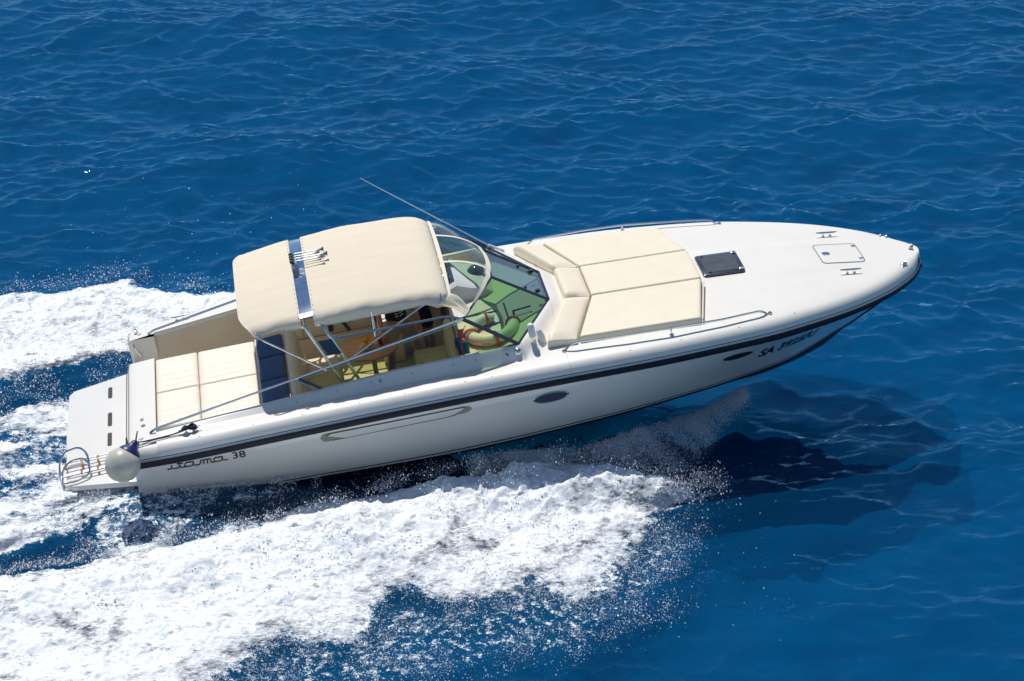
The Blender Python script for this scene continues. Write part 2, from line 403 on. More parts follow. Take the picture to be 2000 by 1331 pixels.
# cockpit liner: inside walls, bulkheads and sole
mb=MB()
cx=[.33,.5,1,1.5,2,2.5,3,3.5,4,4.5,5.0,5.19]
for s in(-1,1):
    mb.grid([[(x,s*(yin(x)-.036),dz(x,yin(x))-.06),(x,s*(yin(x)-.05),-.10),(x,s*(yin(x)-.06),-.25),(x,s*(yin(x)-.08),-.29),(x,s*(yin(x)-.09),-.85)] for x in cx])
mb.grid([[(.33,y,z) for z in(0,-.2,-.86)] for y in(-1.38,0,.66)])
mb.grid([[(.33,1.38,z) for z in(0,-.2,-.5)],[(.335,1.34,z) for z in(0,-.2,-.5)]])
liner=build('cockpit_liner',mb,'liner',boat)
mb=MB(); mb.grid([[(x,y,-.85) for y in(-1.45,-.7,0,.7,1.45)] for x in cx[:-1]]); mb.box((1.2,1.0,-.68),(.86,.34,.17))
build('cockpit_sole',mb,'sole',boat,smooth=False)
mb=MB()      # port wall details: locker fronts and two grab posts
for x in(2.86,3.30): mb.tube([(x,1.36,.06),(x+.06,1.35,-.2),(x+.20,1.33,-.48)],.028,8)
build('grab_post',mb,'alu',liner)
mb=MB(); mb.box((2.80,1.385,-.42),(.035,.012,.05)); build('speaker_box',mb,'black',liner,bevel=.006)
mb=MB(); mb.box((2.9,1.372,-.50),(.75,.006,.008)); mb.box((2.4,1.372,-.35),(.006,.006,.14)); build('locker_seam',mb,'vent',liner)
mb=MB()      # side console block, port, behind the helm
mb.box((3.98,1.18,-.45),(.40,.20,.40)); build('port_console',mb,'liner',boat,bevel=.03)
# dashboard: starboard shelf, port helm pod
def dashz(x,y): return interp(x,[(4.46,.08),(5.0,.12),(5.3,.20),(5.76,.27)])
mb=MB(); P=[]
for x in(4.46,4.47,4.6,4.9,5.0,5.15,5.3,5.5,5.65,5.74):
    ye=min(yin(x)-.04,1.46) if x>5.19 else 1.46
    P.append([(x,-ye+(2*ye)*j/16,dashz(x,0)) for j in range(17)])
mb.grid(P); mb.grid([[(4.46,-1.46+2.92*j/16,z) for z in(.08,.05,-.3,-.85)] for j in range(17)])
dash=build('dashboard',mb,'gel',boat)
mb=MB(); mb.box((5.0,-.44,.135),(.52,.012,.012)); mb.box((4.98,-.10,.135),(.50,.010,.010)); mb.box((5.20,-.27,.168),(.012,.30,.010)); build('hatch_slide',mb,'alu',dash)
mb=MB(); mb.box((4.83,-.27,.125),(.34,.155,.010)); build('companion_hatch',mb,'white',dash,bevel=.006)
mb=MB(); mb.tube([(5.28,-.43,.27),(5.52,-.44,.30)],.012,6); mb.tube([(5.28,-.43,.27),(5.27,-.62,.26)],.012,6); mb.tube([(5.28,-.43,.20),(5.28,-.43,.28)],.016,6); build('wiper_arm',mb,'black',dash)
# helm pod
mb=MB()
pod=[(4.42,.02),(4.44,.30),(4.62,.40),(4.80,.32),(5.02,.26),(5.12,.17)]
P=[]
for y,k in((.42,0),(.45,.85),(.52,1),(.8,1),(1.1,1),(1.22,1),(1.30,.85),(1.34,0)):
    P.append([(x,y,(.06 if z<.03 else z)*k+.08*(1-k)) for x,z in pod])
mb.grid(P); helm=build('helm_pod',mb,'white',boat,weld=.001)
mb=MB(); mb.prism([(4.436,.55,.315),(4.60,.53,.412),(4.60,1.2,.412),(4.436,1.18,.315)],(.01,0,.008)); mb.prism([(4.43,.6,.08),(4.43,.6,.28),(4.43,1.15,.28),(4.43,1.15,.08)],(-.008,0,0)); build('instrument_panel',mb,'instr',helm)
for i,y in enumerate((.63,.78,.93,1.08)):
    mb=MB(); mb.lathe([(.0,.012),(.038,.014),(.045,.02),(.05,.012),(.05,0)],(4.515,y,.372),(-.45,0,.85),20); build('gauge',mb,'steel' if i%2 else 'black',helm)
mb=MB(); mb.lathe([(.13,0),(.128,.02),(.11,.05),(.07,.085),(.03,.1),(0,.103)],(4.95,.92,.275),n=28); build('compass',mb,'smoke',helm)
mb=MB()
c=V((4.33,.88,.22)); ax=V((-.75,0,.66)).normalized(); a=V((0,1,0)); b=ax.cross(a)
mb.tube([c+(a*math.cos(t)+b*math.sin(t))*.19 for t in[2*PI*k/32 for k in range(33)]],.016,8)
for k in range(3): mb.tube([c-ax*.04,c+(a*math.cos(2.1*k)+b*math.sin(2.1*k))*.185],.011,6)
mb.tube([c-ax*.16,c-ax*.02],.03,10); build('steering_wheel',mb,'white',helm)
# ---------------------------------------------------------------- windscreen
B0=V((5.19,-1.50,.345)); B1=V((5.78,-.42,.335)); T0=V((4.53,-1.42,.815)); T1=V((5.06,-.43,.835)); A0=V((2.575,-1.47,.215)); A1=V((2.29,-1.42,.405))
mir=lambda p:V((p.x,-p.y,p.z))
ws=MB(); w2=MB()
def bar(m,p,q,r,flat=None):
    m.tube([p,q],r,8)
fr=MB()
for p,q,r in((B0,B1,.020),(T0,B0,.026),(T1,B1,.020),(T0,T1,.016),(A0,B0,.016),(A0,A1,.018)):
    bar(fr,p,q,r); bar(fr,mir(p),mir(q),r)
bar(fr,B1,mir(B1),.02); bar(fr,T1,mir(T1),.016)
wscreen=build('windscreen_frame',fr,'alu',boat)
def pane(name,pts,m):
    g=MB(); g.add(pts,[tuple(range(len(pts)))]); return build(name,g,m,wscreen,smooth=False,recalc=False)
pane('glass_pane',[B0,B1,T1,T0],'glass'); pane('glass_pane',[mir(B0),mir(B1),mir(T1),mir(T0)],'glass'); pane('glass_pane',[B1,mir(B1),mir(T1),T1],'glass_mid')
pane('side_glass',[A0,B0,T0,A1],'glass_side'); pane('side_glass',[mir(p) for p in(A0,B0,T0,A1)],'glass_side')
# bright edge trims
tr=MB()
for f in(lambda p:p,mir):
    tr.tube([f(A0)+V((-.05,0,-.01)),f(A1)+V((-.04,0,0))],.012,6); tr.tube([f(B0)+V((.035,0,-.01)),f(B1)+V((.035,0,-.01))],.007,6)
    tr.tube([f(A1)+V((0,0,-.022)),f(T0)+V((0,0,-.028))],.006,6)
build('chrome_trim',tr,'steel',wscreen)
# latches on the centre pane
lt=MB()
for y in(-.3,.3):
    lt.box((5.66,y,.44),(.03,.02,.02)); lt.box((5.5,y*1.1,.54),(.015,.015,.015))
build('latch',lt,'black',wscreen)
def rail_part(name,paths,r,m='steel',par=None,n=8):
    g=MB()
    for p in paths: g.tube(p,r,n)
    return build(name,g,m,par or boat)
def bend(pts,r=.06,n=5):
    pts=[V(p) for p in pts]; out=[pts[0]]
    for i in range(1,len(pts)-1):
        a,b,c=pts[i-1],pts[i],pts[i+1]; d1=(a-b); d2=(c-b); rr=min(r,d1.length*.45,d2.length*.45); p=b+d1.normalized()*rr; q=b+d2.normalized()*rr
        for k in range(n+1):
            t=k/n; out.append(p*(1-t)**2+b*2*t*(1-t)+q*t*t)
    out.append(pts[-1]); return out
for s in(-1,1):
    f=lambda x,y,z:(x,s*y,z)
    rail_part('cockpit_rail',[bend([f(.25,1.40,.03),f(.33,1.40,.075),f(4.53,1.435,.83)],.05)],.0165)
    rail_part('canopy_strut',[bend([f(1.86,1.22,1.06),f(1.92,1.28,1.0),f(2.66,1.42,.46)],.05)],.013)
    rail_part('canopy_strut',[[f(2.95,1.42,.53),f(4.14,1.22,1.07)]],.013)
    rail_part('grab_rail',[bend([f(2.70,1.24,1.05),f(2.82,1.36,.87),f(4.36,1.36,.87),f(4.53,1.43,.82)],.10)],.0155)
    rail_part('canopy_strut',[[f(3.38,1.24,1.06),f(3.37,1.36,.78)]],.013)
    # foredeck hand rail
    rr_=[f(5.76,1.60,.16),f(5.88,1.60,.265),f(6.6,1.635,.245),f(7.2,1.63,.215),f(7.9,1.56,.155),f(8.47,1.455,.115),f(8.58,1.43,-.01)]
    hr=rail_part('foredeck_rail',[bend(rr_,.09)],.0155)
    rail_part('stanchion',[[f(7.2,1.63,.215),f(7.2,1.635,.06)]],.011,par=hr)
    g=MB()
    for p in(rr_[0],(7.2,s*1.635,.085),(8.58,s*1.43,.0)): g.lathe([(.03,0),(.03,.012),(.018,.022),(0,.022)],(p[0],p[1],dz(p[0],p[1])-.002),n=12)
    build('rail_foot',g,'steel',hr)
# radar arch: two leg tubes each side, smoked infill, mirror top band
arch=MB()
for dx in(0,.22):
    for s in(-1,1):
        arch.tube(bend([(2.50+dx,s*1.12,1.13),(2.50+dx,s*1.25,1.04),(2.87+dx,s*1.37,.12),(2.93+dx,s*1.37,-.2)],.08),.022,10)
archo=build('arch',arch,'steel',boat)
g=MB()
for s in(-1,1): g.prism([(2.625,s*1.305,.835),(2.70+.10,s*1.305,.835),(2.90,s*1.335,.62),(2.72,s*1.335,.62)],(0,s*-.006,.002))
build('arch_panel',g,'smoke',archo,smooth=False)
# ---------------------------------------------------------------- canopy
def nz(x,y,z=0):
    return math.sin(x*5.1+y*3.3)*.5+math.sin(x*9.7-y*7.1+1.3)*.3+math.sin(x*17+y*13+z)*.2
TOPZ=[(1.66,1.195),(1.9,1.235),(2.45,1.275),(3.0,1.305),(3.5,1.315),(4.0,1.29),(4.28,1.24),(4.40,1.16)]
def can_sec(x,u):   # u -1..1 across
    top=sint(x,TOPZ); a=abs(u); s=-1 if u<0 else 1
    sc=.95+.05*sstep(1.7,3.0,x)
    # arc: flat top, rolled side, short hem
    hem=interp(x,[(1.66,1.10),(1.84,1.06),(2.5,1.03),(3.4,1.03),(4.13,1.05),(4.4,1.04)])
    if a<.72: y=1.12*a/.72; z=top-.07*(a/.72)**2.2
    elif a<.9:
        t=(a-.72)/.18; y=1.12+.15*math.sin(t*PI/2); z=top-.07-.11*(1-math.cos(t*PI/2))
    else:
        t=(a-.9)/.1; y=1.27-.015*t; z=(top-.18)*(1-t)+hem*t
    if a>.55: z-=0.008*(1+math.sin(x*7.2+1))*sstep(.6,.8,a)*(1-sstep(.9,1,a)); fo=math.sin(x*19+2.5*math.sin(x*4.3)+a*9); y+=(.009*fo)*sstep(.74,.88,a)*(1-.75*sstep(.92,1,a))
    # sag between bows
    z-=.010*math.sin(min(1,max(0,(x-1.7)/2.6))*PI*3)**2*(1-a*.5)
    return V((x,s*y*sc,z))
def canopy_piece(x0,x1,n,name,curl0=0,curl1=0):
    mb=MB(); P=[];Q=[]
    for i in range(n+1):
        x=x0+(x1-x0)*i/n; row=[];rq=[]
        for j in range(61):
            u=-1+2*j/60; a=abs(u); xx=x
            if curl0 and i==0: pass
            if x0<2: xx=x+ (1-i/n)*(.20*sstep(.55,1.0,a))     # aft bow sweeps forward at the sides
            if x1>4: xx=x-(i/n)*(.22*sstep(.72,1.0,a))
            p=can_sec(x,u); p.x=xx; row.append(p); 
            q=p.copy(); q.z-=.008; q.y*=.993; rq.append(q)
        P.append(row); Q.append(rq)
    mb.grid(P); mb.grid(Q,flip=True)
    # close borders
    mb.grid([P[0],Q[0]]); mb.grid([P[-1],Q[-1]]); mb.grid([[r[0] for r in P],[r[0] for r in Q]]); mb.grid([[r[-1] for r in P],[r[-1] for r in Q]])
    return build(name,mb,'canvas',canopy,weld=.0005,angle=70)
canopy=build('canopy',MB().tube([can_sec(1.72,-.99+1.98*j/40)+V((.2*sstep(.55,1,abs(-.99+1.98*j/40)),0,-.02)) for j in range(41)],.014,8),'steel',boat)
canopy_piece(1.66,2.455,14,'canvas_cover'); canopy_piece(2.625,4.40,26,'canvas_cover')
g=MB()
for x in(3.38,4.30): g.tube([can_sec(x,-.97+1.94*j/40)+V((0,0,-.024)) for j in range(41)],.013,8)
build('canopy_bow',g,'steel',canopy)
# hem binding, seams
g=MB()
for s in(-1,1):
    g.tube([can_sec(2.66+.06*i,s*1.0)+V((0,0,0)) for i in range(25)],.007,6); g.tube([can_sec(1.84+.05*i,s*1.0) for i in range(13)],.007,6)
g.tube([can_sec(3.38,-.95+1.9*j/40)+V((0,0,.002)) for j in range(41)],.004,6)
g.tube([can_sec(1.665,-.97+1.94*j/40)+V((.2*sstep(.55,1,abs(-.97+1.94*j/40)),0,0)) for j in range(41)],.009,6)
build('seam',g,'canvas_trim',canopy)
# mirror band
g=MB(); P=[]
for x in(2.45,2.47,2.54,2.61,2.63): P.append([can_sec(x,-.80+1.6*j/40)+V((0,0,-.014)) for j in range(41)])
g.grid(P); g.grid([[p+V((0,0,-.012)) for p in r] for r in P],flip=True)
build('top_band',g,'mirror',archo)
g=MB()
for s in(-1,1):
    for x in(2.47,2.68): g.lathe([(.022,0),(.022,.03),(0,.032)],(x,s*1.235,1.035),n=8)
    for i in range(9): 
        for x in(2.435,2.648): g.lathe([(.007,0),(.005,.004),(0,.005)],can_sec(x,s*(.28+.075*i))+V((0,0,.004)),n=6)
build('snap_stud',g,'steel',canopy)
# horns on the band
horn=MB()
for k,(y,ln) in enumerate(((.27,.40),(.19,.34),(.12,.44),(.04,.38))):
    pr=[(.007,0),(.007,ln*.55),(.010,ln*.75),(.016,ln*.88),(.030,ln*.97),(.037,ln),(.030,ln-.006),(.006,ln-.06)]
    horn.lathe(pr,(2.52,y,1.385),(1,0,-.02),14)
M['hornchrome']=mat('brushed_chrome_horn',L(.42,.43,.44),.30,metal=1)
ho=build('air_horn',horn,'hornchrome',archo)
g=MB(); g.box((2.50,.15,1.345),(.03,.15,.012)); 
for y in(.27,.19,.12,.04): g.tube([(2.50,y,1.345),(2.50,y,1.385)],.012,6)
build('horn_bracket',g,'hornchrome',ho)
g=MB()
for y in(.27,.19,.12,.04): g.lathe([(0,-.05),(.022,-.045),(.026,-.02),(.022,.0),(0,.004)],(2.49,y,1.385),(1,0,0),12)
build('horn_motor',g,'black',ho)
# visor: clear windows and cream webs from canopy front to windscreen top
def fe(u):   # canopy front edge
    p=can_sec(4.40,u); p.x=4.40-.22*sstep(.72,1,abs(u)); return p
def we(u):   # windscreen top line, u -1..1
    a=abs(u); s=-1 if u<0 else 1
    if a<.36: q=V((5.06+.03,0.45*a/.36,.845)); q.x-=.0
    else:
        t=(a-.36)/.64; q=V((5.09,.45,.845)).lerp(V((4.56,1.42,.83)),t)
    # soften the corner
    q.x-=.05*math.exp(-((a-.36)/.16)**2); q.z+=.02
    return V((q.x,s*q.y,q.z))
def vis(u,t):
    p=fe(u).lerp(we(u),t); p.z+=.05*math.sin(t*PI)*(1-abs(u)**3*.6); p.x+=.04*math.sin(t*PI); return p
def strip(u0,u1,t0,t1,nu,ntt,off=0):
    return [[vis(u0+(u1-u0)*i/nu,t0+(t1-t0)*j/ntt)+V((off,0,off)) for j in range(ntt+1)] for i in range(nu+1)]
visor=build('canopy_visor',MB().grid(strip(-.80,.80,.90,1.0,48,3,.004)).grid(strip(-.86,.86,0,.07,48,2,.006)),'canvas_trim',canopy)
def web(u,wd,t0=0,t1=.95): return strip(u-wd,u+wd,t0,t1,2,14,.006)
g=MB()
for u in(-.22,.34): g.grid(web(u,.016))
build('visor_seam',g,'canvas_trim',visor)
g=MB().grid(strip(-.93,.98,.03,.9,40,12)); build('window_panel',g,'clearvinyl',visor)
g=MB()
for a,b in((-1,-.72),):
    P=[[vis(a+((b+(-.90-b)*j/14)-a)*i/14,j/14)+V((.003,0,.004)) for j in range(15)] for i in range(15)]
    for i,r in enumerate(P):
        for j,p in enumerate(r): p.z+=.012*math.sin(i*1.5+j*.3)*math.sin(j/14*PI)
    g.grid(P)
g.grid(strip(.86,1,0,1,8,14,.003)); build('side_web',g,'canvas',visor)
# ---------------------------------------------------------------- cushions
def cushion(name,quad,th,m,par=boat,r=.035,nu=26,nv=26,rib=None,bulge=.006,base=None,zf=None):
    q=[V(p) for p in quad]    # a(u0v0) b(u1v0) c(u1v1) d(u0v1)
    lu=((q[1]-q[0]).length+(q[2]-q[3]).length)/2; lv=((q[3]-q[0]).length+(q[2]-q[1]).length)/2
    nrm=(q[1]-q[0]).cross(q[3]-q[0]).normalized()
    if nrm.z<0: nrm=-nrm
    def param(n,l):
        e=[0,.15*r/l,.4*r/l,.7*r/l,r/l]; mid=[r/l+(1-2*r/l)*k/(n) for k in range(1,n)]; return e+mid+[1-x for x in e[::-1]]
    us=param(nu,lu); vs_=param(nv,lv); P=[]
    for u in us:
        row=[]
        for v in vs_:
            p=(q[0]*(1-u)+q[1]*u)*(1-v)+(q[3]*(1-u)+q[2]*u)*v
            du=min(u,1-u)*lu; dv=min(v,1-v)*lv; d=min(1,du/r); e=min(1,dv/r)
            h=th-r*(1-math.sqrt(max(0,1-(1-d)**2)))*.9-r*(1-math.sqrt(max(0,1-(1-e)**2)))*.9
            h+=bulge*math.sin(u*PI)*math.sin(v*PI)
            if rib: h+=rib(u,v)*min(d,e)
            row.append(p+nrm*max(h,.002))
        P.append(row)
    mb=MB(); mb.grid(P)
    edge=[P[i][0] for i in range(len(us))]+[P[-1][j] for j in range(1,len(vs_))]+[P[i][-1] for i in range(len(us)-2,-1,-1)]+[P[0][j] for j in range(len(vs_)-2,0,-1)]
    qi=[q[0]]*0
    bot=[]
    for e in edge:
        d=(e-q[0]).dot(nrm); bot.append(e-nrm*d)
    mb.grid([edge,bot],closev=True)
    return build(name,mb,m,par,weld=.0006,angle=50)
# foredeck sun pad: three long cushions
def fz(x,y): return dk(x)+crown(x,y)+.012
def q4(pts): return [(x,y,fz(x,y)) for x,y in pts]
pad=cushion('sun_pad_cushion',q4([(6.36,-.44),(7.89,-.44),(7.89,.44),(6.36,.44)]),.085,'vinyl',nu=30,nv=16)
for s in(-1,1):
    cushion('sun_pad_cushion',q4([(6.36,s*.455),(7.88,s*.455),(7.64,s*1.46),(6.00,s*1.46)]),.085,'vinyl',nu=30,nv=18)
# pillow wedge, three pieces: aft edge raised
def wedge(a,b,c,d,name='backrest_cushion'):
    # a,b aft ends (low->high y), c,d forward ends
    mb=MB(); P=[]
    N=14;Mn=12
    for i in range(N+1):
        u=i/N; r=[]
        A=V(a).lerp(V(b),u); F=V(d).lerp(V(c),u); e=min(u,1-u)*N
        k=1-.35*max(0,1-min(e,1.2)/1.2)
        for v,h in((0,0),(.0,.06),(.005,.11),(.03,.150),(.09,.168),(.2,.165),(.4,.150),(.6,.133),(.8,.113),(.93,.098),(.985,.075),(1,.04),(1,0)):
            p=A.lerp(F,v); ins=.012*(1-min(1,e)); p=p.copy(); r.append(V((p.x,p.y+(ins if u<.5 else -ins),p.z+h*(k if h>.08 else 1))))
        P.append(r)
    mb.grid(P); mb.add(P[0],[tuple(range(len(P[0])))]); mb.add(P[-1],[tuple(range(len(P[-1])))])
    return build(name,mb,'vinyl',boat,weld=.0005,angle=50)
def bp(x,y): return (x,y,fz(x,y)-.005)
wedge(bp(5.99,-.445),bp(5.99,.445),bp(6.35,.445),bp(6.35,-.445))
for s in(-1,1): wedge(bp(5.98,s*.46),bp(5.57,s*1.45),bp(5.97,s*1.46),bp(6.34,s*.46))
# aft sun pad: base box + four channelled cushions
g=MB(); g.box((1.035,-.34,-.45),(.705,.98,.40)); ab=build('sun_pad_base',g,'liner',boat,bevel=.02)
rb=lambda n,ph=0:(lambda u,v:.013*abs(math.sin(v*PI*n))**.4)
for x0,x1 in((.34,.925),(.935,1.725)):
    for y0,y1 in((-1.30,-.345),(-.335,.62)):
        cushion('aft_cushion',[(x0,y0,-.05),(x1,y0,-.045),(x1,y1,-.045),(x0,y1,-.05)],.055,'ribvinyl',rib=rb(13),nu=7,nv=130,r=.022)
g=MB(); g.box((1.743,-.34,-.03),(.012,.98,.055)); build('pad_board',g,'gel',ab,bevel=.006)
# navy bolster and tan bench back
for y0,y1 in((-1.34,-.62),(-.61,.02),(.03,.63)):
    cushion('blue_bolster',[(1.76,y0,-.02),(2.12,y0,.0),(2.12,y1,.0),(1.76,y1,-.02)],.055,'blue',r=.03,nu=10,nv=14,bulge=.015)
g=MB(); P=[]
for y,k in((-1.36,.75),(-1.30,.97),(-.9,1),(0,1),(.5,1),(.60,.97),(.64,.8)):
    P.append([(2.14,y,-.85),(2.13,y,.02*k),(2.16,y,.065*k),(2.22,y,.085*k),(2.28,y,.06*k),(2.315,y,0.0),(2.35,y,-.2),(2.39,y,-.44),(2.39,y,-.85)])
g.grid(P); g.add(P[0],[tuple(range(9))]); g.add(P[-1],[tuple(range(9))]); bench=build('bench',g,'seatvinyl',boat,weld=.0005,angle=60)
def ribs_seat(u,v): return .012*abs(math.sin(v*PI*11))**.5 if .12<u<.78 and .06<v<.94 else .0
cushion('bench_cushion',[(2.36,-1.34,-.52),(2.86,-1.34,-.52),(2.86,.62,-.52),(2.36,.62,-.52)],.10,'seatvinyl',par=bench,rib=ribs_seat,nu=18,nv=80,r=.045)
g=MB(); g.box((2.60,-.36,-.69),(.24,.97,.17)); build('bench_box',g,'liner',bench,bevel=.02)
# starboard settee running forward, and aft facing seat ahead of it
g=MB(); g.box((3.55,-1.24,-.40),(.45,.13,.43)); st=build('side_settee',g,'liner',boat,bevel=.03)
def seat_part():
    g=MB(); g.box((4.10,-.62,-.62),(.22,.62,.23)); s_=build('helm_seat',g,'seatvinyl',boat,bevel=.04)
    cushion('seat_cushion',[(3.86,-1.28,-.40),(4.40,-1.28,-.40),(4.40,.05,-.40),(3.86,.05,-.40)],.11,'seatvinyl',par=s_,rib=lambda u,v:.013*abs(math.sin(v*PI*9))**.5 if .15<u<.8 and .1<v<.9 else 0,nu=20,nv=70,r=.05)
    g=MB(); P=[]
    for y,k in((-1.30,.5),(-1.26,.9),(-1.1,1),(-.6,1),(-.15,1),(0,.9),(.04,.5)):
        zt=.14*k; P.append([(4.30,y,-.35),(4.32,y,zt-.08),(4.345,y,zt-.02),(4.385,y,zt),(4.425,y,zt-.02),(4.44,y,zt-.08),(4.44,y,-.6)])
    g.grid(P); build('seat_back',g,'seatvinyl',s_,weld=.0005,angle=60)
seat_part()
# port helm seat
g=MB(); g.box((3.62,1.02,-.50),(.16,.24,.35)); ps=build('helm_seat',g,'seatvinyl',boat,bevel=.04)
# table
def oval(c,a,b,z,n=40): return [(c[0]+a*math.cos(2*PI*k/n),c[1]+b*math.sin(2*PI*k/n),z) for k in range(n)]
g=MB(); g.prism(oval((3.28,.06),.415,.36,-.12),(0,0,-.028)); tb=build('table',g,'teak',boat,bevel=.006)
g=MB(); g.tube([(3.30,.05,-.14),(3.32,.05,-.85)],.035,12); g.lathe([(.12,0),(.12,.012),(.05,.03)],(3.32,.05,-.85),n=20); build('table_leg',g,'steel',tb)
# ---------------------------------------------------------------- foredeck fittings
def onq(pts,off): return [(x,y,dz(x,y)+off) for x,y in pts]
def rrect(x0,x1,y0,y1,r,n=5):
    out=[]
    for cx_,cy_,a0 in((x1-r,y1-r,0),(x0+r,y1-r,90),(x0+r,y0+r,180),(x1-r,y0+r,270)):
        for k in range(n+1): a=R(a0+90*k/n); out.append((cx_+r*math.cos(a),cy_+r*math.sin(a)))
    return out
g=MB(); zt=dz(8.25,0)+.028
def hz(x): return dz(7.97,0)+.018+(x-7.97)*(dz(8.53,0)-dz(7.97,0))/.56
g.prism([(x,y,hz(x)+.02) for x,y in rrect(7.955,8.545,-.305,.305,.05)],(0,0,-.05)); ht=build('deck_hatch',g,'alu',boat,bevel=.006)
g=MB(); g.prism([(x,y,hz(x)+.024) for x,y in rrect(8.01,8.49,-.25,.25,.03)],(0,0,-.01)); build('hatch_glass',g,'hatchglass',ht)
for x,y in((8.05,.24),(8.06,-.25)):
    g=MB(); g.lathe([(.018,0),(.016,.015),(0,.018)],(x,y,hz(x)+.024),n=10); build('hatch_knob',g,'black',ht)
for y in(-.25,.25):
    g=MB(); g.box((8.50,y,hz(8.5)+.030),(.035,.022,.012)); build('hinge',g,'steel',ht,bevel=.004)
# anchor locker lid: thin dark groove loop
def groove(pts,wd,off,name,m,par):
    g=MB(); n=len(pts); P=[]
    for i in range(n):
        a=V(pts[i-1]+(0,)) ; b=V(pts[(i+1)%n]+(0,)); t=(b-a).normalized(); nn=V((-t.y,t.x,0))
        c=V(pts[i]+(0,)); P.append([(c+nn*wd*k).to_tuple()[:2] for k in(-1,1)])
    g.grid([[ (x,y,dz(x,y)+off) for x,y in r] for r in P],closeu=True); return build(name,g,m,par,smooth=False)
def dens(pts,k=6):
    out=[]
    for i in range(len(pts)):
        a=pts[i];b=pts[(i+1)%len(pts)]
        for j in range(k): out.append((a[0]+(b[0]-a[0])*j/k,a[1]+(b[1]-a[1])*j/k))
    return out
al=rrect(9.64,10.24,-.29,.29,.06)
g=MB(); g.prism([(x,y,dz(x,y)+.006) for x,y in al],(0,0,-.008)); lid=build('anchor_locker_lid',g,'deckgel',boat)
groove(al,.005,.009,'lid_groove','groove',lid)
g=MB(); g.prism([(x,y,dz(x,y)+.011) for x,y in rrect(9.70,9.81,-.045,.045,.03)],(0,0,-.01)); build('lid_latch',g,'steel',lid)
for y in(-.2,.2):
    g=MB(); g.box((10.2,y,dz(10.2,y)+.012),(.03,.018,.006)); build('hinge',g,'steel',lid)
def cleat(x,y,rot=0,ln=.15,par=boat,sc=1):
    z=dz(x,y); c,s_=math.cos(rot),math.sin(rot); g=MB()
    sl=(dz(x+.1,y)-dz(x-.1,y))/.2
    g.tube([(x+c*k*ln,y+s_*k*ln,z+.06+sl*k*ln+.004*abs(k)) for k in(-1,-.5,.5,1)],.011,8,rs=[.008,.013,.013,.008])
    for k in(-.05,.05): g.tube([(x+c*k,y+s_*k,z-.005),(x+c*k,y+s_*k,z+.06)],.012,8); g.lathe([(.024,0),(.022,.01),(0,.012)],(x+c*k,y+s_*k,z),n=10)
    return build('cleat',g,'steel',par)
cleat(9.935,-.60); cleat(9.935,.60); stc=cleat(.78,-1.62,.03); cleat(.72,1.62,-.03,.13)
for x,y in((10.72,-.46),(10.72,.46)):
    g=MB(); z=dz(x,y); s=-1 if y<0 else 1
    for k in(-.03,.03): g.box((x+k*1.1,y-s*k*.8,z+.014),(.008,.022,.022),Matrix.Rotation(-s*.7,3,'Z'))
    g.box((x,y,z+.002),(.06,.03,.006),Matrix.Rotation(-s*.7,3,'Z')); build('bow_chock',g,'steel',boat,bevel=.004)
for y in(-1.60,1.56):
    g=MB(); z=dk(0); g.box((.07,y,z+.02),(.02,.035,.035)); g.box((.09,y+.02,z+.03),(.012,.012,.04)); build('stern_chock',g,'steel',boat,bevel=.004)
g=MB(); z=dk(10.98); g.box((10.965,0,z+.0),(.030,.022,.040)); g.lathe([(.024,-.025),(.024,.025),(0,.026)],(10.98,0,z+.045),(0,1,0),14); bl=build('bow_light',g,'white',boat,bevel=.005)
g=MB(); g.tube([V((10.80,0,-.62))+V((.07*math.cos(t)+.06,0,.07*math.sin(t)-.03)) for t in[2*PI*k/18 for k in range(19)]],.014,8); build('bow_eye',g,'steel',hull)
for x in(7.05,8.03,8.98):
    pass
g=MB()
for x in(.9,1.6,2.25,3.0,3.6,4.4,4.75,6.6,7.3,8.1,8.9):
    for s in(-1,1): 
        y=s*(W(x)-.115); g.lathe([(.012,0),(.012,.004),(0,.005)],(x,y,dk(x)-.016),n=8)
build('deck_screw',g,'black',deck)
# vents on the coaming: chrome ball light, diamond fasteners
g=MB(); g.lathe([(.052,0),(.052,.012),(.040,.03),(.018,.042),(0,.045)],(5.16,-1.565,.27),(0,-.85,.5),20); build('courtesy_light',g,'steel',boat)
g=MB()
for x in(3.32,5.02):
    c=V((x,-1.575,dz(x,-1.575)+.004)); n_=V((0,-.8,.6)); a=V((1,0,0)); b=n_.cross(a)
    g.prism([c+a*.022,c+b*.032,c-a*.022,c-b*.032],n_*.006)
build('turn_fastener',g,'steel',deck)
g=MB()
for x in(2.2,2.75,3.2,3.75,4.3,4.6,5.0): g.lathe([(.008,0),(.008,.004),(0,.005)],(x,-1.57,dz(x,-1.57)+.002),(0,-.7,.7),6)
build('coaming_screw',g,'black',deck)
g=MB(); g.lathe([(.034,0),(.03,.01),(0,.012)],(2.33,-1.72,dz(2.33,-1.72)),n=16); build('filler_cap',g,'steel',deck)
g=MB(); g.lathe([(.034,0),(.034,.012),(.012,.03),(0,.03)],(.13,-1.47,dk(.1)),n=16); g.lathe([(.034,0),(.034,.012),(.012,.03),(0,.03)],(.12,1.50,dk(.1)),n=16); build('filler_cap',g,'white',deck)
g=MB(); g.lathe([(.05,0),(.046,.004),(0,.005)],(.16,-.98,dk(.1)),n=20); build('deck_plate',g,'vent',deck)
g=MB(); g.lathe([(.035,0),(.03,.01),(.0,.012)],(.16,-1.15,dk(.1)),n=16); build('shower_cap',g,'steel',deck)
g=MB(); g.tube(bend([(.03,1.33,-.05),(.03,1.27,-.06),(.10,1.27,-.24),(.10,1.33,-.26)],.04),.014,8); build('gate_handle',g,'steel',boat)
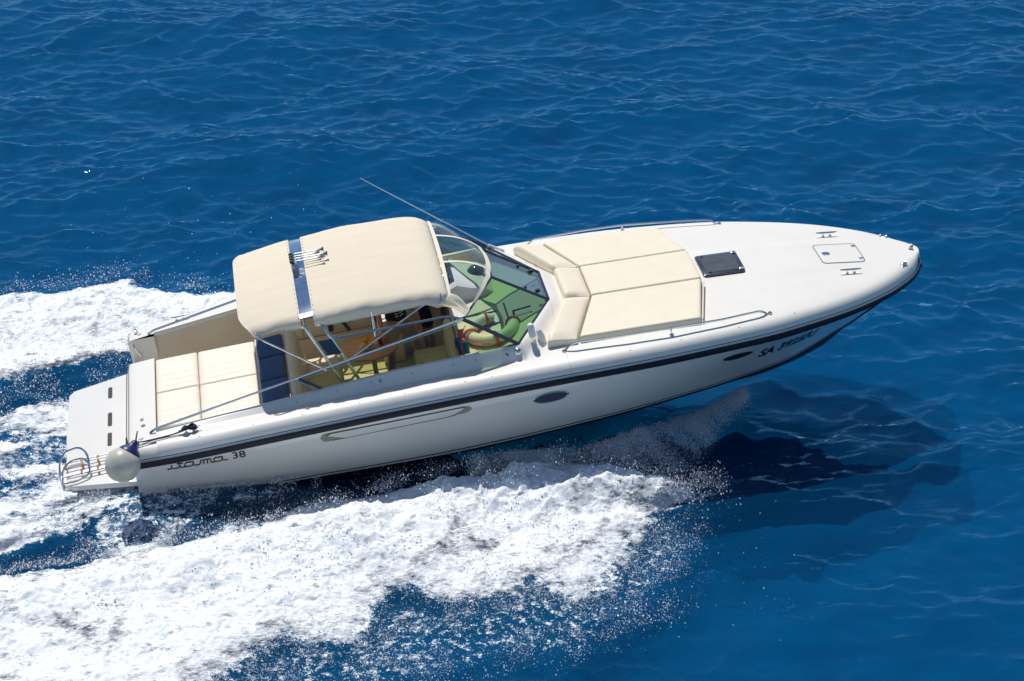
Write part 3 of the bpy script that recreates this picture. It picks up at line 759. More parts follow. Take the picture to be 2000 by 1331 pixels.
# radio dome and antenna
g=MB(); g.lathe([(0,0),(.045,.003),(.048,.03),(.046,.16),(.038,.185),(.02,.198),(0,.2)],(5.40,-1.40,.36),(-.06,0,1),20); dm=build('radio_dome',g,'white',boat)
g=MB(); g.tube([(5.40,-1.40,.23),(5.40,-1.40,.37)],.014,8); g.box((5.40,-1.40,.25),(.035,.025,.02)); g.tube([(5.37,-1.43,.28),(5.43,-1.37,.28)],.016,8); build('dome_mount',g,'steel',dm)
g=MB(); g.lathe([(0,0),(.045,.01),(.05,.1),(.035,.2),(0,.23)],(5.54,-1.30,.19),(-.25,.05,1),16); build('hailer_horn',g,'white',boat)
g=MB(); a0=V((5.40,1.42,.25)); a1=V((3.60,1.40,1.80)); a2=a0.lerp(a1,.095)
g.tube([a0+V((0,0,.03)),a2],.024,10); g.tube([a2,a1],.006,6,rs=[.011,.004]); an=build('antenna',g,'white',boat)
g=MB(); g.box((5.41,1.42,.22),(.03,.03,.045)); g.tube([(5.41,1.38,.26),(5.41,1.46,.26)],.02,8); build('antenna_mount',g,'steel',an)
# sun pad edge rod
g=MB(); g.tube([(7.905,-.50,fz(7.9,.5)+.05),(7.665,-1.46,fz(7.66,1.46)+.05)],.012,8); build('pad_rod',g,'vinyl',boat)
# ---------------------------------------------------------------- hull markings
def hull_patch(name,outline,off,th,m,par=hull,sub=None,s=-1,weldn=True):
    # outline: list of (x,z) -> filled polygon strips between x stations, following the side
    g=MB(); xs=sorted(set([p[0] for p in outline])); 
    x0,x1=xs[0],xs[-1]; N=max(8,int((x1-x0)/.05)); P=[]
    def zrange(x):
        zs=[]
        for i in range(len(outline)):
            a=outline[i];b=outline[(i+1)%len(outline)]
            if (a[0]-x)*(b[0]-x)<=0 and a[0]!=b[0]: zs.append(a[1]+(b[1]-a[1])*(x-a[0])/(b[0]-a[0]))
        return (min(zs),max(zs)) if zs else (outline[0][1],outline[0][1])
    for i in range(N+1):
        x=x0+(x1-x0)*(.5-.5*math.cos(PI*i/N)) if N<60 else x0+(x1-x0)*i/N; x=min(max(x,x0+1e-4),x1-1e-4); lo,hi=zrange(x); r=[]
        for k in range(5):
            z=lo+(hi-lo)*k/4; r.append((x,s*(side_y(x,z)+off),z))
        P.append(r)
    g.grid(P); Q=[[(x,y-s*th,z) for x,y,z in r] for r in P]
    g.grid([[r[0] for r in P],[r[0] for r in Q]]); g.grid([[r[-1] for r in P],[r[-1] for r in Q]]); g.grid([P[0],Q[0]]); g.grid([P[-1],Q[-1]])
    return build(name,g,m,par)
def stadium(pts): return pts
for s in(-1,1):
    zc_=lambda x:-.245+.006*(x-3.4)
    # long engine air intake: groove loop, shaded end scoops, raised inner panel
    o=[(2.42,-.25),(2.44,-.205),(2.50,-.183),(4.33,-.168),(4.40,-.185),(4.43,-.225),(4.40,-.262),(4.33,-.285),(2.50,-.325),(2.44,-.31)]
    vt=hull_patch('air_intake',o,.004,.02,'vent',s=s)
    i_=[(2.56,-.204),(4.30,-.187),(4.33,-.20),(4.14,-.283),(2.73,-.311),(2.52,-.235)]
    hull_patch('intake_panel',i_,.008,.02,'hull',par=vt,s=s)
    # thin dark outline
    g=MB()
    for ln in([(2.50,-.222),(2.54,-.197),(4.30,-.180),(4.345,-.20)],[(2.56,-.318),(4.14,-.290),(4.2,-.282)]):
        pts=[]
        for a,b in zip(ln,ln[1:]):
            for k in range(12): pts.append((a[0]+(b[0]-a[0])*k/12,a[1]+(b[1]-a[1])*k/12))
        pts.append(ln[-1]); g.tube([(x,s*(side_y(x,z)+.006),z) for x,z in pts],.0065,6)
    build('intake_line',g,'groove',vt)
    for (cx_,cz_,a,b,sl,ringm) in((5.475,-.315,.235,.085,-.0,'steel'),(8.07,-.435,.22,.07,-.10,None)):
        el=[(cx_+a*math.cos(t),cz_+b*math.sin(t)+sl*a*math.cos(t)) for t in[2*PI*k/36 for k in range(36)]]
        ph=hull_patch('porthole',el,.006,.02,'smoke' if ringm else 'black',s=s)
        if ringm:
            g=MB(); g.tube([(x,s*(side_y(x,z)+.008),z) for x,z in el+[el[0]]],.008,6,cap=False); build('porthole_rim',g,'steel',ph)
    # lower stern moulding
    o=[(.28,-.76),(.30,-.70),(.36,-.685),(1.22,-.665),(1.27,-.68),(1.22,-.70),(.52,-.735),(.50,-.77)]
    lm_=hull_patch('stern_moulding',o,.004,.02,'hull',s=s)
    hull_patch('exhaust_outlet',[(.28,-.765),(.33,-.715),(.50,-.71),(.50,-.77)],.008,.02,'vent',par=lm_,s=s)
    # knuckle line along the side
def text_on_hull(name,body,x0,x1,zfun,h,shear,m,s=-1,bold=0):
    cu=bpy.data.curves.new('t','FONT'); cu.body=body; cu.size=1; cu.shear=shear; cu.offset=bold; cu.resolution_u=3
    to=bpy.data.objects.new('t',cu); COL.objects.link(to); dg=bpy.context.evaluated_depsgraph_get(); me=bpy.data.meshes.new_from_object(to.evaluated_get(dg))
    vs=[v.co.copy() for v in me.vertices]; fs=[tuple(p.vertices) for p in me.polygons]
    bpy.data.objects.remove(to); bpy.data.curves.remove(cu)
    bm=bmesh.new(); bm.from_mesh(me); bmesh.ops.triangulate(bm,faces=bm.faces); bmesh.ops.subdivide_edges(bm,edges=[e for e in bm.edges if e.calc_length()>.25],cuts=1)
    bmesh.ops.triangulate(bm,faces=bm.faces)
    vs=[v.co.copy() for v in bm.verts]; fs=[tuple(v.index for v in f.verts) for f in bm.faces]; bm.free(); bpy.data.meshes.remove(me)
    mx=max(v.x for v in vs); mn=min(v.x for v in vs); my=max(v.y for v in vs); g=MB(); out=[]
    for v in vs:
        t=(v.x-mn)/(mx-mn); x=(x0+(x1-x0)*t); z=zfun(t)+v.y/my*h; out.append((x,s*(side_y(x,z)+.004),z))
    g.add(out,fs); return build(name,g,m,hull,smooth=False,recalc=False)
text_on_hull('registration_number','SA 3925/U',8.40,9.36,lambda t:-.70-.11*t,.215,.28,'letter',bold=.035)
text_on_hull('model_number','38',1.26,1.43,lambda t:-.33,.115,0,'letter',bold=.01)
# joined-up script name: i t a m a drawn as strokes
def script():
    g=MB(); h=.082
    def pl(pts): 
        out=[]
        for u,v in pts:
            x=.40+.785*u; z=-.335+.018*u*0+.0*u+v*h+.012*u; out.append((x,-(side_y(x,z)+.005),z))
        g.tube(out,.0085,6)
    pl([(0,0),(.06,0),(.075,.25),(.08,.75)]); 
    pl([(.08,.75),(.075,.2),(.09,0),(.19,0),(.205,.3),(.215,1.25)]); pl([(.17,.85),(.27,.85)]); pl([(.215,.5),(.21,.15),(.225,0),(.32,0)])
    def a_(u0):
        pl([(u0+.14,.85),(u0+.03,.85),(u0,.6),(u0-.005,.25),(u0+.02,0),(u0+.10,0),(u0+.13,.25),(u0+.145,.85)]); pl([(u0+.145,.85),(u0+.135,.2),(u0+.15,0),(u0+.23,0)])
    a_(.30)
    pl([(.50,0),(.535,0),(.555,.3),(.57,.8),(.60,.85),(.615,.6),(.605,.0)]); pl([(.615,.6),(.64,.85),(.665,.85),(.675,.6),(.665,0)]); pl([(.675,.6),(.70,.85),(.725,.85),(.735,.6),(.725,.15),(.745,0),(.80,0)])
    a_(.785)
    build('name_script',g,'logo',hull)
script()
# ---------------------------------------------------------------- swim platform
g=MB(); out=[]
pts=[(0,-1.50),(-.93,-1.30),(-1.0,-1.22),(-1.03,0),(-1.02,1.2),(-.95,1.32),(-.15,1.56),(0,1.58)]
out=[(x,y,-.60) for x,y in pts]
pl_=MB().prism(out,(0,0,-.085)); plat=build('swim_platform',pl_,'gel',boat,bevel=.025,bseg=3)
g=MB()
for y0,y1 in((.90,1.22),(.11,.49),(-.43,-.07)):
    g.prism([(x,y,-.5965) for x,y in rrect(-.455,-.395,y0,y1,.029)],(0,0,-.002))
build('drain_slot',g,'black',plat,smooth=False)
g=MB(); g.tube([(-.50,-1.1,-.68),(.02,-1.35,-1.02)],.022,8); g.tube([(-.50,1.1,-.68),(.02,1.35,-1.02)],.022,8); build('platform_bracket',g,'steel',plat)
# folded boarding ladder lying on the platform
lad=MB(); LZ=-.55
def lp(u,v,h=0): return (-1.05+u*.62,-.80-v*.30+u*.03,LZ+h)
lad.tube([lp(0,0,.02),lp(1.15,-.08,.02)],.012,8); lad.tube([lp(.0,.9,.0),lp(1.15,.82,.0)],.012,8); lad.tube([lp(.02,.28,.03),lp(1.1,.2,.03)],.010,8); lad.tube([lp(.02,1.15,.02),lp(1.0,1.08,.02)],.012,8)
lad.tube(bend([lp(0,1.35,-.02),lp(-.04,.6,.05),lp(-.02,0,.08),lp(.1,-.35,.14),lp(.42,-.42,.16),lp(.58,.0,.10),lp(.6,.7,.02)],.09,6),.016,8)
lad.tube(bend([lp(.02,1.5,-.03),lp(.02,.8,.05),lp(.2,.45,.12),lp(.5,.40,.12),lp(.62,.8,.08),lp(.60,1.3,.0),lp(.3,1.55,-.02),lp(.05,1.5,-.02)],.09,6),.014,8)
lad_o=build('boarding_ladder',lad,'steel',boat)
for u,v0,v1 in((.08,.05,.5),(.43,.0,.5),(.78,-.02,.4),(1.05,-.05,.35),(.43,.85,1.15),(.78,.82,1.1)):
    g=MB(); g.tube([lp(u,v0,.03),lp(u+.01,v1,.02)],.017,8); build('rung',g,'wood',lad_o)
# ---------------------------------------------------------------- things on board
# fender
fc=V((-.12,-1.99,-.02)); fth=thing('ball_fender','large round off-white fender hanging off the starboard stern corner above the swim platform','fender',tuple(fc))
ax=V((.62,.45,.62)).normalized()
prof=[(0,-.245)]+[(.245*math.sin(t),-.245*math.cos(t)) for t in[PI*k/20 for k in range(1,17)]]
prof=[(a*.93,b*.93) for a,b in prof]
g=MB(); g.lathe(prof,fc,ax,32); build('ball',g,'fender',fth)
g=MB(); g.lathe([(.146,.172),(.144,.185),(.115,.225),(.075,.26),(.05,.30),(.045,.33),(.03,.345),(0,.35)],fc,ax,24); g.tube([fc+ax*.31+V((0,.03,0)),fc+ax*.31-V((0,.03,0))],.012,6); build('neck',g,'fenderblue',fth)
# fender line to the stern cleat
z0=dk(.07)+.05
g=MB(); e=fc+ax*.34
g.tube([e,e+V((.04,.10,.08)),(.06,-1.62,z0),(.25,-1.62,z0-.015),(.5,-1.62,dz(.5,-1.62)+.025),(.72,-1.62,dz(.72,-1.62)+.05)],.0095,6)
g.tube([(.10,-1.60,z0-.02),(.3,-1.585,dz(.3,-1.6)+.012),(.6,-1.60,dz(.6,-1.6)+.02),(.75,-1.62,dz(.75,-1.62)+.05)],.0075,6)
for k in range(4):
    g.tube([V((.78,-1.62,dz(.78,-1.62)))+V((.10*math.cos(t)*(1-.1*k)+.0,.035*math.sin(2*t),.06+.010*k+.01*math.sin(t))) for t in[2*PI*j/20 for j in range(21)]],.013,6)
tag(build('mooring_line',g,'rope'),'dark mooring line wound on the starboard stern cleat and led to the white ball fender','rope')
g=MB(); g.tube([(-.065,.64,-.03),(-.075,-.2,-.06),(-.075,-1.0,-.05),(-.07,-1.35,-.04),(-.06,-1.52,-.08),(-.03,-1.66,-.10)],.006,6); g.tube([(-.075,-1.30,-.03),(-.07,-1.42,-.06)],.018,6,rs=[.01,.02])
tag(build('cord',g,'rope'),'thin dark cord stretched along the top of the transom above the swim platform','cord')
# life ring (horseshoe)
rc=V((4.93,-.66,.17)); g=MB(); rs_=[];pp=[]
for k in range(33):
    t=R(75)+R(305)*k/32; e_=min(k,32-k); pp.append(rc+V((.30*math.cos(t),.30*math.sin(t),.02+.05*abs(math.sin(t))*0+.02*math.cos(t)))); rs_.append(.085*min(1,.45+.3*e_))
lr=build('ring_body',MB().tube(pp,.08,16,rs=rs_),'buoy',parent:=thing('life_ring','white horseshoe life ring with red straps lying on the dash behind the green windscreen','life ring',tuple(rc)))
g=MB()
for k in(2,12,21,30):
    c=pp[k]; t=(pp[min(32,k+1)]-pp[k-1]).normalized(); a=t.orthogonal().normalized(); b=t.cross(a); g.tube([c+(a*math.cos(q)+b*math.sin(q))*(rs_[k]+.006) for q in[2*PI*j/14 for j in range(15)]],.020,6)
build('strap',g,'red',parent)
g=MB(); pts=[]
for k in range(49):
    t=R(75)+R(305)*k/48; pts.append(rc+V(((.40+.02*math.sin(k*1.3))*math.cos(t),(.40+.02*math.sin(k*1.3))*math.sin(t),.0)))
g.tube(pts,.006,6); build('grab_line',g,'red',parent)
# pool noodles
def noodle(x,y,top,m,lab,lean=.0):
    g=MB(); g.lathe([(.012,-.01),(.014,0),(.03,.004),(.036,-.006),(.038,-.03),(.038,-.75),(.02,-.76)],(x,y,top),(lean,0,1),16)
    tag(build('pool_noodle',g,m,base=(x,y,top-.75)),lab,'pool noodle','foam pool noodles standing behind the seat')
noodle(4.50,-.76,.30,'noodpink','pink pool noodle standing farthest inboard, beside the dash edge')
noodle(4.44,-.84,.24,'noodblue','dark blue pool noodle pressed against the back of the tan seat, leftmost of the bunch')
noodle(4.475,-.93,.25,'noodblue','bright blue pool noodle in the middle of the bunch, shorter than its neighbours')
noodle(4.50,-1.03,.31,'noodpink','pink pool noodle in front of the bunch, next to the tall blue one')
noodle(4.53,-1.10,.31,'noodblue','tall blue pool noodle nearest the side glass, rightmost of the bunch')
# fruit bowl
bc=V((3.26,.02,-.118)); bo=thing('fruit_bowl','pale ceramic bowl of yellow and orange fruit on the varnished oval table','bowl',tuple(bc))
g=MB(); g.lathe([(.0,.004),(.05,.002),(.055,0),(.055,.012),(.10,.035),(.125,.06),(.12,.064),(.09,.04),(0,.02)],bc,n=28); build('bowl',g,'ceramic',bo)
def fruit(dx,dy,z,r,m,lab,k=1.0):
    g=MB(); c=bc+V((dx,dy,z)); g.lathe([(r*math.sin(t),-r*k*math.cos(t)) for t in[PI*j/14 for j in range(15)]],c,(.4,.3,.8),18)
    tag(build('fruit',g,m,base=tuple(c)),lab,'fruit','fruit in the bowl')
fruit(.0,.055,.085,.058,'lemon','large yellow fruit at the far side of the bowl on the table')
fruit(-.045,-.055,.075,.045,'lemon','small yellow fruit at the near left side of the bowl',1.15)
fruit(.045,-.04,.085,.055,'orange','orange at the near right side of the bowl')
fruit(-.01,.0,.13,.045,'orange','orange resting on top of the other fruit in the bowl')
g=MB(); c=(3.46,.08,-.118); g.lathe([(0,0),(.04,.002),(.045,.01),(.05,.06),(.052,.10),(.046,.10),(.042,.02),(0,.015)],c,n=20); tag(build('tumbler',g,'redcup',base=c),'dark red glass tumbler beside the fruit bowl on the oval table','glass')
g=MB(); c=(3.02,-1.30,-.42); g.lathe([(0,0),(.032,.002),(.045,.10),(.042,.10),(.03,.008),(0,.006)],c,n=18); tag(build('cup',g,'white',base=c),'white cup standing beside the near end of the tan bench','cup')
# towel on the settee
g=MB(); P=[]
for i in range(25):
    u=i/24; x=3.28+.70*u; r=[]
    for j in range(11):
        v=j/10; a=PI*v; hh=.035+.018*math.sin(u*9)+.012*math.sin(u*23); r.append((x,-1.24-.10*math.cos(a),.035+hh*1.9*math.sin(a)+.012*math.sin(u*17+v*5)+(.035 if u>.6 else .0)))
    P.append(r)
g.grid(P); g.add(P[0],[tuple(range(11))]); g.add(P[-1],[tuple(range(11))]); g.box((3.63,-1.24,.045),(.34,.09,.02))
tag(build('towel',g,'towel',base=(3.6,-1.24,.03)),'crumpled navy towel on the ledge just inside the near side glass','towel')
for x,y,m_ in((3.02,-.70,'green'),(2.96,-.58,'red')):
    g=MB(); g.prism([(px,py,-.825) for px,py in rrect(x-.12,x+.12,y-.04,y+.04,.035)],(0,0,-.02)); tag(build('sandal',g,m_),('green' if m_=='green' else 'red')+' flat sandal lying on the cockpit floor under the bench edge','sandal')
# ---------------------------------------------------------------- people
def skinmesh(name,chains,m,parent,sub=2):
    """chains: list of (list of (pos,r)), first vertex of the first chain is the root; later chains start by ('@',i) index of an existing vertex"""
    vs=[];es=[];rs=[]
    for ch in chains:
        prev=None
        for it in ch:
            if isinstance(it,int): prev=it; continue
            vs.append(it[0]); rs.append(it[1]); i=len(vs)-1
            if prev is not None: es.append((prev,i))
            prev=i
    me=bpy.data.meshes.new(name); me.from_pydata([tuple(v) for v in vs],es,[]); o=bpy.data.objects.new(name,me); COL.objects.link(o)
    sm=o.modifiers.new('s','SKIN'); sm.use_smooth_shade=True; sm.use_x_symmetry=False
    for i,d in enumerate(me.skin_vertices[0].data):
        r=rs[i]; d.radius=(r,r) if not isinstance(r,tuple) else r; d.use_root=(i==0)
    ss=o.modifiers.new('u','SUBSURF'); ss.levels=sub; ss.render_levels=sub
    dg=bpy.context.evaluated_depsgraph_get(); dg.update(); me2=bpy.data.meshes.new_from_object(o.evaluated_get(dg))
    bpy.data.objects.remove(o); 
    off=V(parent['_b'])
    me2.materials.clear(); me2.materials.append(M[m])
    for p in me2.polygons: p.use_smooth=True
    o2=bpy.data.objects.new(name,me2); COL.objects.link(o2); o2.parent=parent
    me2.transform(Matrix.Translation(-off)); return o2
def person(base,face,label,skin,topm,shortm,feet,knees,hands,elbows,lean=(0,0),prnt=False,H=1.74):
    """figure in the boat frame; base = floor point between the feet, face = heading angle"""
    th=thing('person',label,'person',tuple(base)); b=V(base); c,s=math.cos(face),math.sin(face)
    F=V((c,s,0)); Lf=V((-s,c,0)); up=V((lean[0],lean[1],1)).normalized()
    hip=b+V((0,0,.90)); pel=hip; waist=hip+up*.16; chest=hip+up*.36; neck=hip+up*.56; head=hip+up*.66+F*.02
    shl=chest+up*.13+Lf*.19; shr=chest+up*.13-Lf*.19
    ch=[[(pel,(.15,.11)),(waist,(.13,.10)),(chest,(.165,.115)),(neck-up*.03,(.075,.07)),(neck+up*.03,.055),(head+up*.03,.078),(head+up*.12,.088),(head+up*.19,.055)]]
    n=8; nn=n
    for sd,sh,el,ha in((1,shl,elbows[0],hands[0]),(-1,shr,elbows[1],hands[1])):
        el=V(el);ha=V(ha); ch.append([2,(sh-Lf*sd*.03,.07),(sh,.058),(sh.lerp(el,.5),.048),(el,.040),(el.lerp(ha,.35),.040),(el.lerp(ha,.9),.026),(ha,(.030,.018))]); 
        d=(ha-el).normalized(); palm=ha+d*.055; base_i=nn+6; nn+=7
        ch.append([base_i,(palm,(.036,.015))]); pi=nn; nn+=1
        side_=d.cross(V((0,0,1))); side_=side_.normalized() if side_.length>.1 else F.copy()
        side_=F if abs(d.dot(F))<.6 else Lf
        side_=(side_-d*side_.dot(d)).normalized(); cur=d.cross(side_)*sd
        for k,(o_,ln) in enumerate(((-.027,.068),(-.009,.078),(.009,.072),(.027,.056))):
            p0=palm+side_*o_+d*.018; p1=p0+d*ln*.5+cur*.004; p2=p1+d*ln*.35+cur*.014; p3=p2+d*ln*.2+cur*.016
            ch.append([pi,(p0,.0095),(p1,.0088),(p2,.008),(p3,.0062)]); nn+=4
        t0=ha+side_*.030+d*.02; ch.append([base_i,(t0,.011),(t0+side_*.022+d*.03,.0095),(t0+side_*.026+d*.055+cur*.01,.0075)]); nn+=3
    for sd,kn,ft in((1,knees[0],feet[0]),(-1,knees[1],feet[1])):
        kn=V(kn);ft=V(ft); hp=pel+Lf*sd*.095-V((0,0,.05)); ank=ft+V((0,0,.085))
        ch.append([0,(hp,.095),(hp.lerp(kn,.5),.082),(kn+V((0,0,.03)),.058),(kn-V((0,0,.05)),.052),(kn.lerp(ank,.35),.058),(kn.lerp(ank,.85),.036),(ank,.038),(ft+F*.07+V((0,0,.045)),(.042,.030)),(ft+F*.15+V((0,0,.028)),(.042,.02)),(ft+F*.19+V((0,0,.022)),(.034,.014))])
    skinmesh('body',ch,skin,th)
    # face and hair
    fh=head+up*.115+F*.075
    g=MB()
    for sd in(-1,1): g.lathe([(0,.010),(.008,.007),(.010,0)],fh+Lf*sd*.032+up*.0,tuple(F),10)
    build('eye',g,'white',th)
    g=MB(); g.add([fh+up*.01+F*.004,fh-up*.035+F*.035,fh-up*.045+Lf*.016+F*.008,fh-up*.045-Lf*.016+F*.008],[(0,1,2),(0,3,1),(1,3,2)]); build('nose',g,skin,th)
    g=MB(); g.tube([fh-up*.075+Lf*.024,fh-up*.078+F*.008,fh-up*.075-Lf*.024],.005,6); build('mouth',g,'red',th)
    g=MB()
    for sd in(-1,1): g.lathe([(0,-.008),(.022,-.004),(.024,.006),(.012,.010),(0,.004)],head+up*.10+Lf*sd*.088-F*.01,tuple(Lf*sd),12)
    build('ear',g,skin,th)
    g=MB(); hc=head+up*.13-F*.018; P=[]
    for i in range(10):
        t=PI*.60*i/9; P.append([hc+up*(.115*math.cos(t))+(F*math.cos(a)*.098+Lf*math.sin(a)*.092)*math.sin(t)*(1 if math.cos(a)<.3 or t<.9 else .93) for a in[2*PI*k/20 for k in range(20)]])
    g.grid(P,closev=True); build('hair',g,'hair',th)
    # clothes
    sc=[[(pel+up*.03,(.176,.137)),(waist-up*.03,(.165,.128)),(waist+up*.05,(.155,.122)),(chest,(.188,.135)),(chest+up*.13,(.15,.11)),(chest+up*.17,(.10,.08))]]
    for sd,sh,el in((1,shl,elbows[0]),(-1,shr,elbows[1])): sc.append([3,(sh-Lf*sd*.03,.088),(sh,.078),(sh.lerp(V(el),.55),.066)])
    skinmesh('shirt',sc,topm,th)
    sc=[[(pel+up*.07,(.168,.13)),(pel,(.178,.138)),]]
    for sd,kn in((1,knees[0]),(-1,knees[1])):
        hp=pel+Lf*sd*.095-V((0,0,.05)); kk=V(kn); sc.append([1,(hp,.118),(hp.lerp(kk,.45),.108),(hp.lerp(kk,.88),.100)])
    skinmesh('shorts',sc,shortm,th)
    return th,chest,F,Lf,up
SZ=-.85
p1=person((3.72,.30,SZ),R(-70),'person in a black tee with white print and grey shorts standing beside the table','skin','tee','short',
   [(3.98,.55,SZ),(3.50,-.05,SZ)],[(3.93,.45,SZ+.48),(3.56,.10,SZ+.48)],[(4.02,.34,.03),(3.50,.02,.06)],[(4.0,.5,.26),(3.48,.22,.28)])
th,chest,F_,L_,up_=p1
g=MB(); 
for k,(u,v,w_,h_) in enumerate(((-.05,-.06,.018,.012),(-.015,-.06,.014,.012),(.02,-.055,.02,.014),(.055,-.05,.016,.012),(-.05,-.10,.012,.02),(-.028,-.10,.010,.02),(.012,-.105,.022,.012),(.045,-.095,.03,.010),(-.03,-.02,.03,.010),(.03,-.02,.03,.010))):
    c=chest+up_*(v-.10)+L_*u+F_*(.142-abs(u)*.25); g.box(c,(w_*.45,.004,h_*.6),Matrix.Rotation(R(-70)+PI/2,3,'Z'))
build('shirt_print',g,'print',th)
person((4.08,.78,SZ),R(10),'person in a dark tee and navy shorts standing at the helm towards the bow','skin2','tee','short2',
   [(4.10,1.00,SZ),(4.16,.58,SZ)],[(4.14,.98,SZ+.48),(4.17,.66,SZ+.48)],[(4.30,1.05,.22),(4.32,.72,.26)],[(4.12,1.08,.20),(4.12,.52,.22)])
# ---------------------------------------------------------------- numeric noise
def vnoise(x,y,seed=0):
    xi=np.floor(x).astype(np.int64); yi=np.floor(y).astype(np.int64); xf=x-xi; yf=y-yi
    def h(a,b):
        n=(a*374761393+b*668265263+seed*974634777)&0x7fffffff; n=((n^(n>>13))*1274126177)&0x7fffffff; n=n^(n>>16); return (n&0xffff)/65535.
    u=xf*xf*xf*(xf*(xf*6-15)+10); v=yf*yf*yf*(yf*(yf*6-15)+10)
    return (h(xi,yi)*(1-u)+h(xi+1,yi)*u)*(1-v)+(h(xi,yi+1)*(1-u)+h(xi+1,yi+1)*u)*v
def fbm(x,y,oct=5,seed=0,gain=.5,lac=2.03,ridge=False):
    s=0;a=1;t=0
    for o in range(oct):
        n=vnoise(x,y,seed+o*17)
        if ridge: n=1-abs(2*n-1)
        s=s+a*n; t+=a; a*=gain; x,y=x*lac*.8-y*lac*.6,x*lac*.6+y*lac*.8
    return s/t
def sdist(X,Y,poly):   # positive inside
    d=np.full(X.shape,1e9); ins=np.zeros(X.shape,bool); n=len(poly)
    for i in range(n):
        ax_,ay=poly[i]; bx,by=poly[(i+1)%n]; ex,ey=bx-ax_,by-ay; wx,wy=X-ax_,Y-ay
        t=np.clip((wx*ex+wy*ey)/(ex*ex+ey*ey+1e-12),0,1); d=np.minimum(d,(wx-ex*t)**2+(wy-ey*t)**2)
        c=((ay>Y)!=(by>Y))&(X<(bx-ax_)*(Y-ay)/(by-ay+1e-12)+ax_); ins^=c
    d=np.sqrt(d); return np.where(ins,d,-d)
def ss(a,b,x): t=np.clip((x-a)/(b-a),0,1); return t*t*(3-2*t)
MAIN=[(-9,-3.1),(-4.5,-3.15),(-1.81,-3.02),(-.86,-3.02),(.09,-2.82),(.95,-2.48),(1.82,-2.30),(2.79,-1.98),(3.51,-1.76),(4.09,-1.62),(4.61,-1.72),(5.2,-1.62),(5.66,-1.5),(5.99,-1.62),(6.26,-1.95),(6.6,-2.25),(7.06,-2.38),(7.5,-2.50),(7.55,-2.65),(6.93,-2.8),(6.99,-3.0),(6.49,-2.92),(6.55,-3.3),(6.12,-4.08),(5.67,-4.69),(5.21,-4.73),(4.77,-4.32),(3.79,-4.5),(2.87,-4.01),(2.8,-4.39),(2.49,-4.99),(1.64,-4.91),(.89,-5.41),(.64,-5.96),(-2.03,-6.4),(-5,-6.9),(-9,-7.4)]
PORT=[(-9,3.9),(-4.5,4.25),(-2.64,4.55),(-2.18,4.74),(-1.4,4.79),(-.77,4.96),(-.38,5.2),(.02,5.1),(.26,4.61),(.96,4.27),(1.44,4.32),(2.4,3.9),(3.6,3.3),(5.2,2.7),(6.8,2.2),(7.2,1.9),(5.5,1.4),(3.5,1.75),(2.2,2.1),(1.37,2.45),(.15,2.4),(-.22,2.46),(-.59,2.44),(-1.33,2.24),(-2.05,1.97),(-2.48,1.89),(-5,1.5),(-9,1.2)]
STERN=[(-9,.9),(-4.5,.95),(-2.44,1.10),(-2.0,1.06),(-1.09,1.43),(-.22,1.75),(.35,.67),(.31,-1.53),(-.23,-1.86),(-.88,-2.09),(-1.45,-2.37),(-1.83,-2.49),(-2.21,-2.54),(-4.5,-2.65),(-9,-2.8)]
SPECK=[(2.8,-4.39),(3.79,-4.5),(4.77,-4.32),(5.51,-4.83),(6.55,-3.3),(6.99,-3.0),(6.71,-4.05),(6.15,-5.1),(5.5,-5.53),(4.94,-5.86),(3.92,-5.8),(3.0,-5.95),(2.38,-6.15),(.64,-5.96),(.89,-5.41),(1.64,-4.91),(2.49,-4.99)]
CHN=[(-.7,-1.6),(.2,-1.5),(1.0,-1.62),(2.2,-1.72),(2.2,-1.85),(.9,-2.1),(.3,-2.75),(-.8,-2.75)]
def density(X,Y):
    wx=(fbm(X*1.3,Y*1.3,4,3)-.5)*.5; wy=(fbm(X*1.3+9,Y*1.3,4,5)-.5)*.5
    wx2=(fbm(X*5,Y*5,3,13)-.5)*.16; wy2=(fbm(X*5+9,Y*5,3,15)-.5)*.16
    x,y=X+wx*.6+wx2,Y+wy*.6+wy2
    dm_=sdist(x,y,MAIN); dp=sdist(x,y,PORT); ds=sdist(x,y,STERN); dsp=sdist(x,y,SPECK)
    low=ss(-2.2,-3.6,Y); a=ss(-.26-.30*low,.42+.15*low,dm_)*(.76+.34*ss(.25,.6,fbm(X*1.1+Y*.5,Y*1.1-X*.3,4,51))); b=ss(-.15,.40,dp)*.96
    st=fbm(X*.35,Y*2.6,4,31); c=ss(-.15,.3,ds)*(.64+.40*ss(.38,.56,st)); c=c*(.80+.2*ss(-1.0,-1.8,Y))
    d=ss(-.40,.3,dsp)*.47
    chn=ss(-.1,.2,sdist(x,y,CHN))*(.40+.30*fbm(X*1.2,Y*3,4,61)); c=np.maximum(c,chn); c=np.maximum(c,.85*np.exp(-(((x+.15)/.55)**2+((y+2.75)/.30)**2)))
    gap=ss(-.1,.2,sdist(x,y,[(-9,1.0),(-2.4,1.2),(-.2,1.8),(.2,2.5),(-.6,2.4),(-2.4,1.9),(-9,1.3)]))*.30
    return np.clip(np.maximum.reduce([a,b,c,d,gap]),0,1), dm_,dp,ds
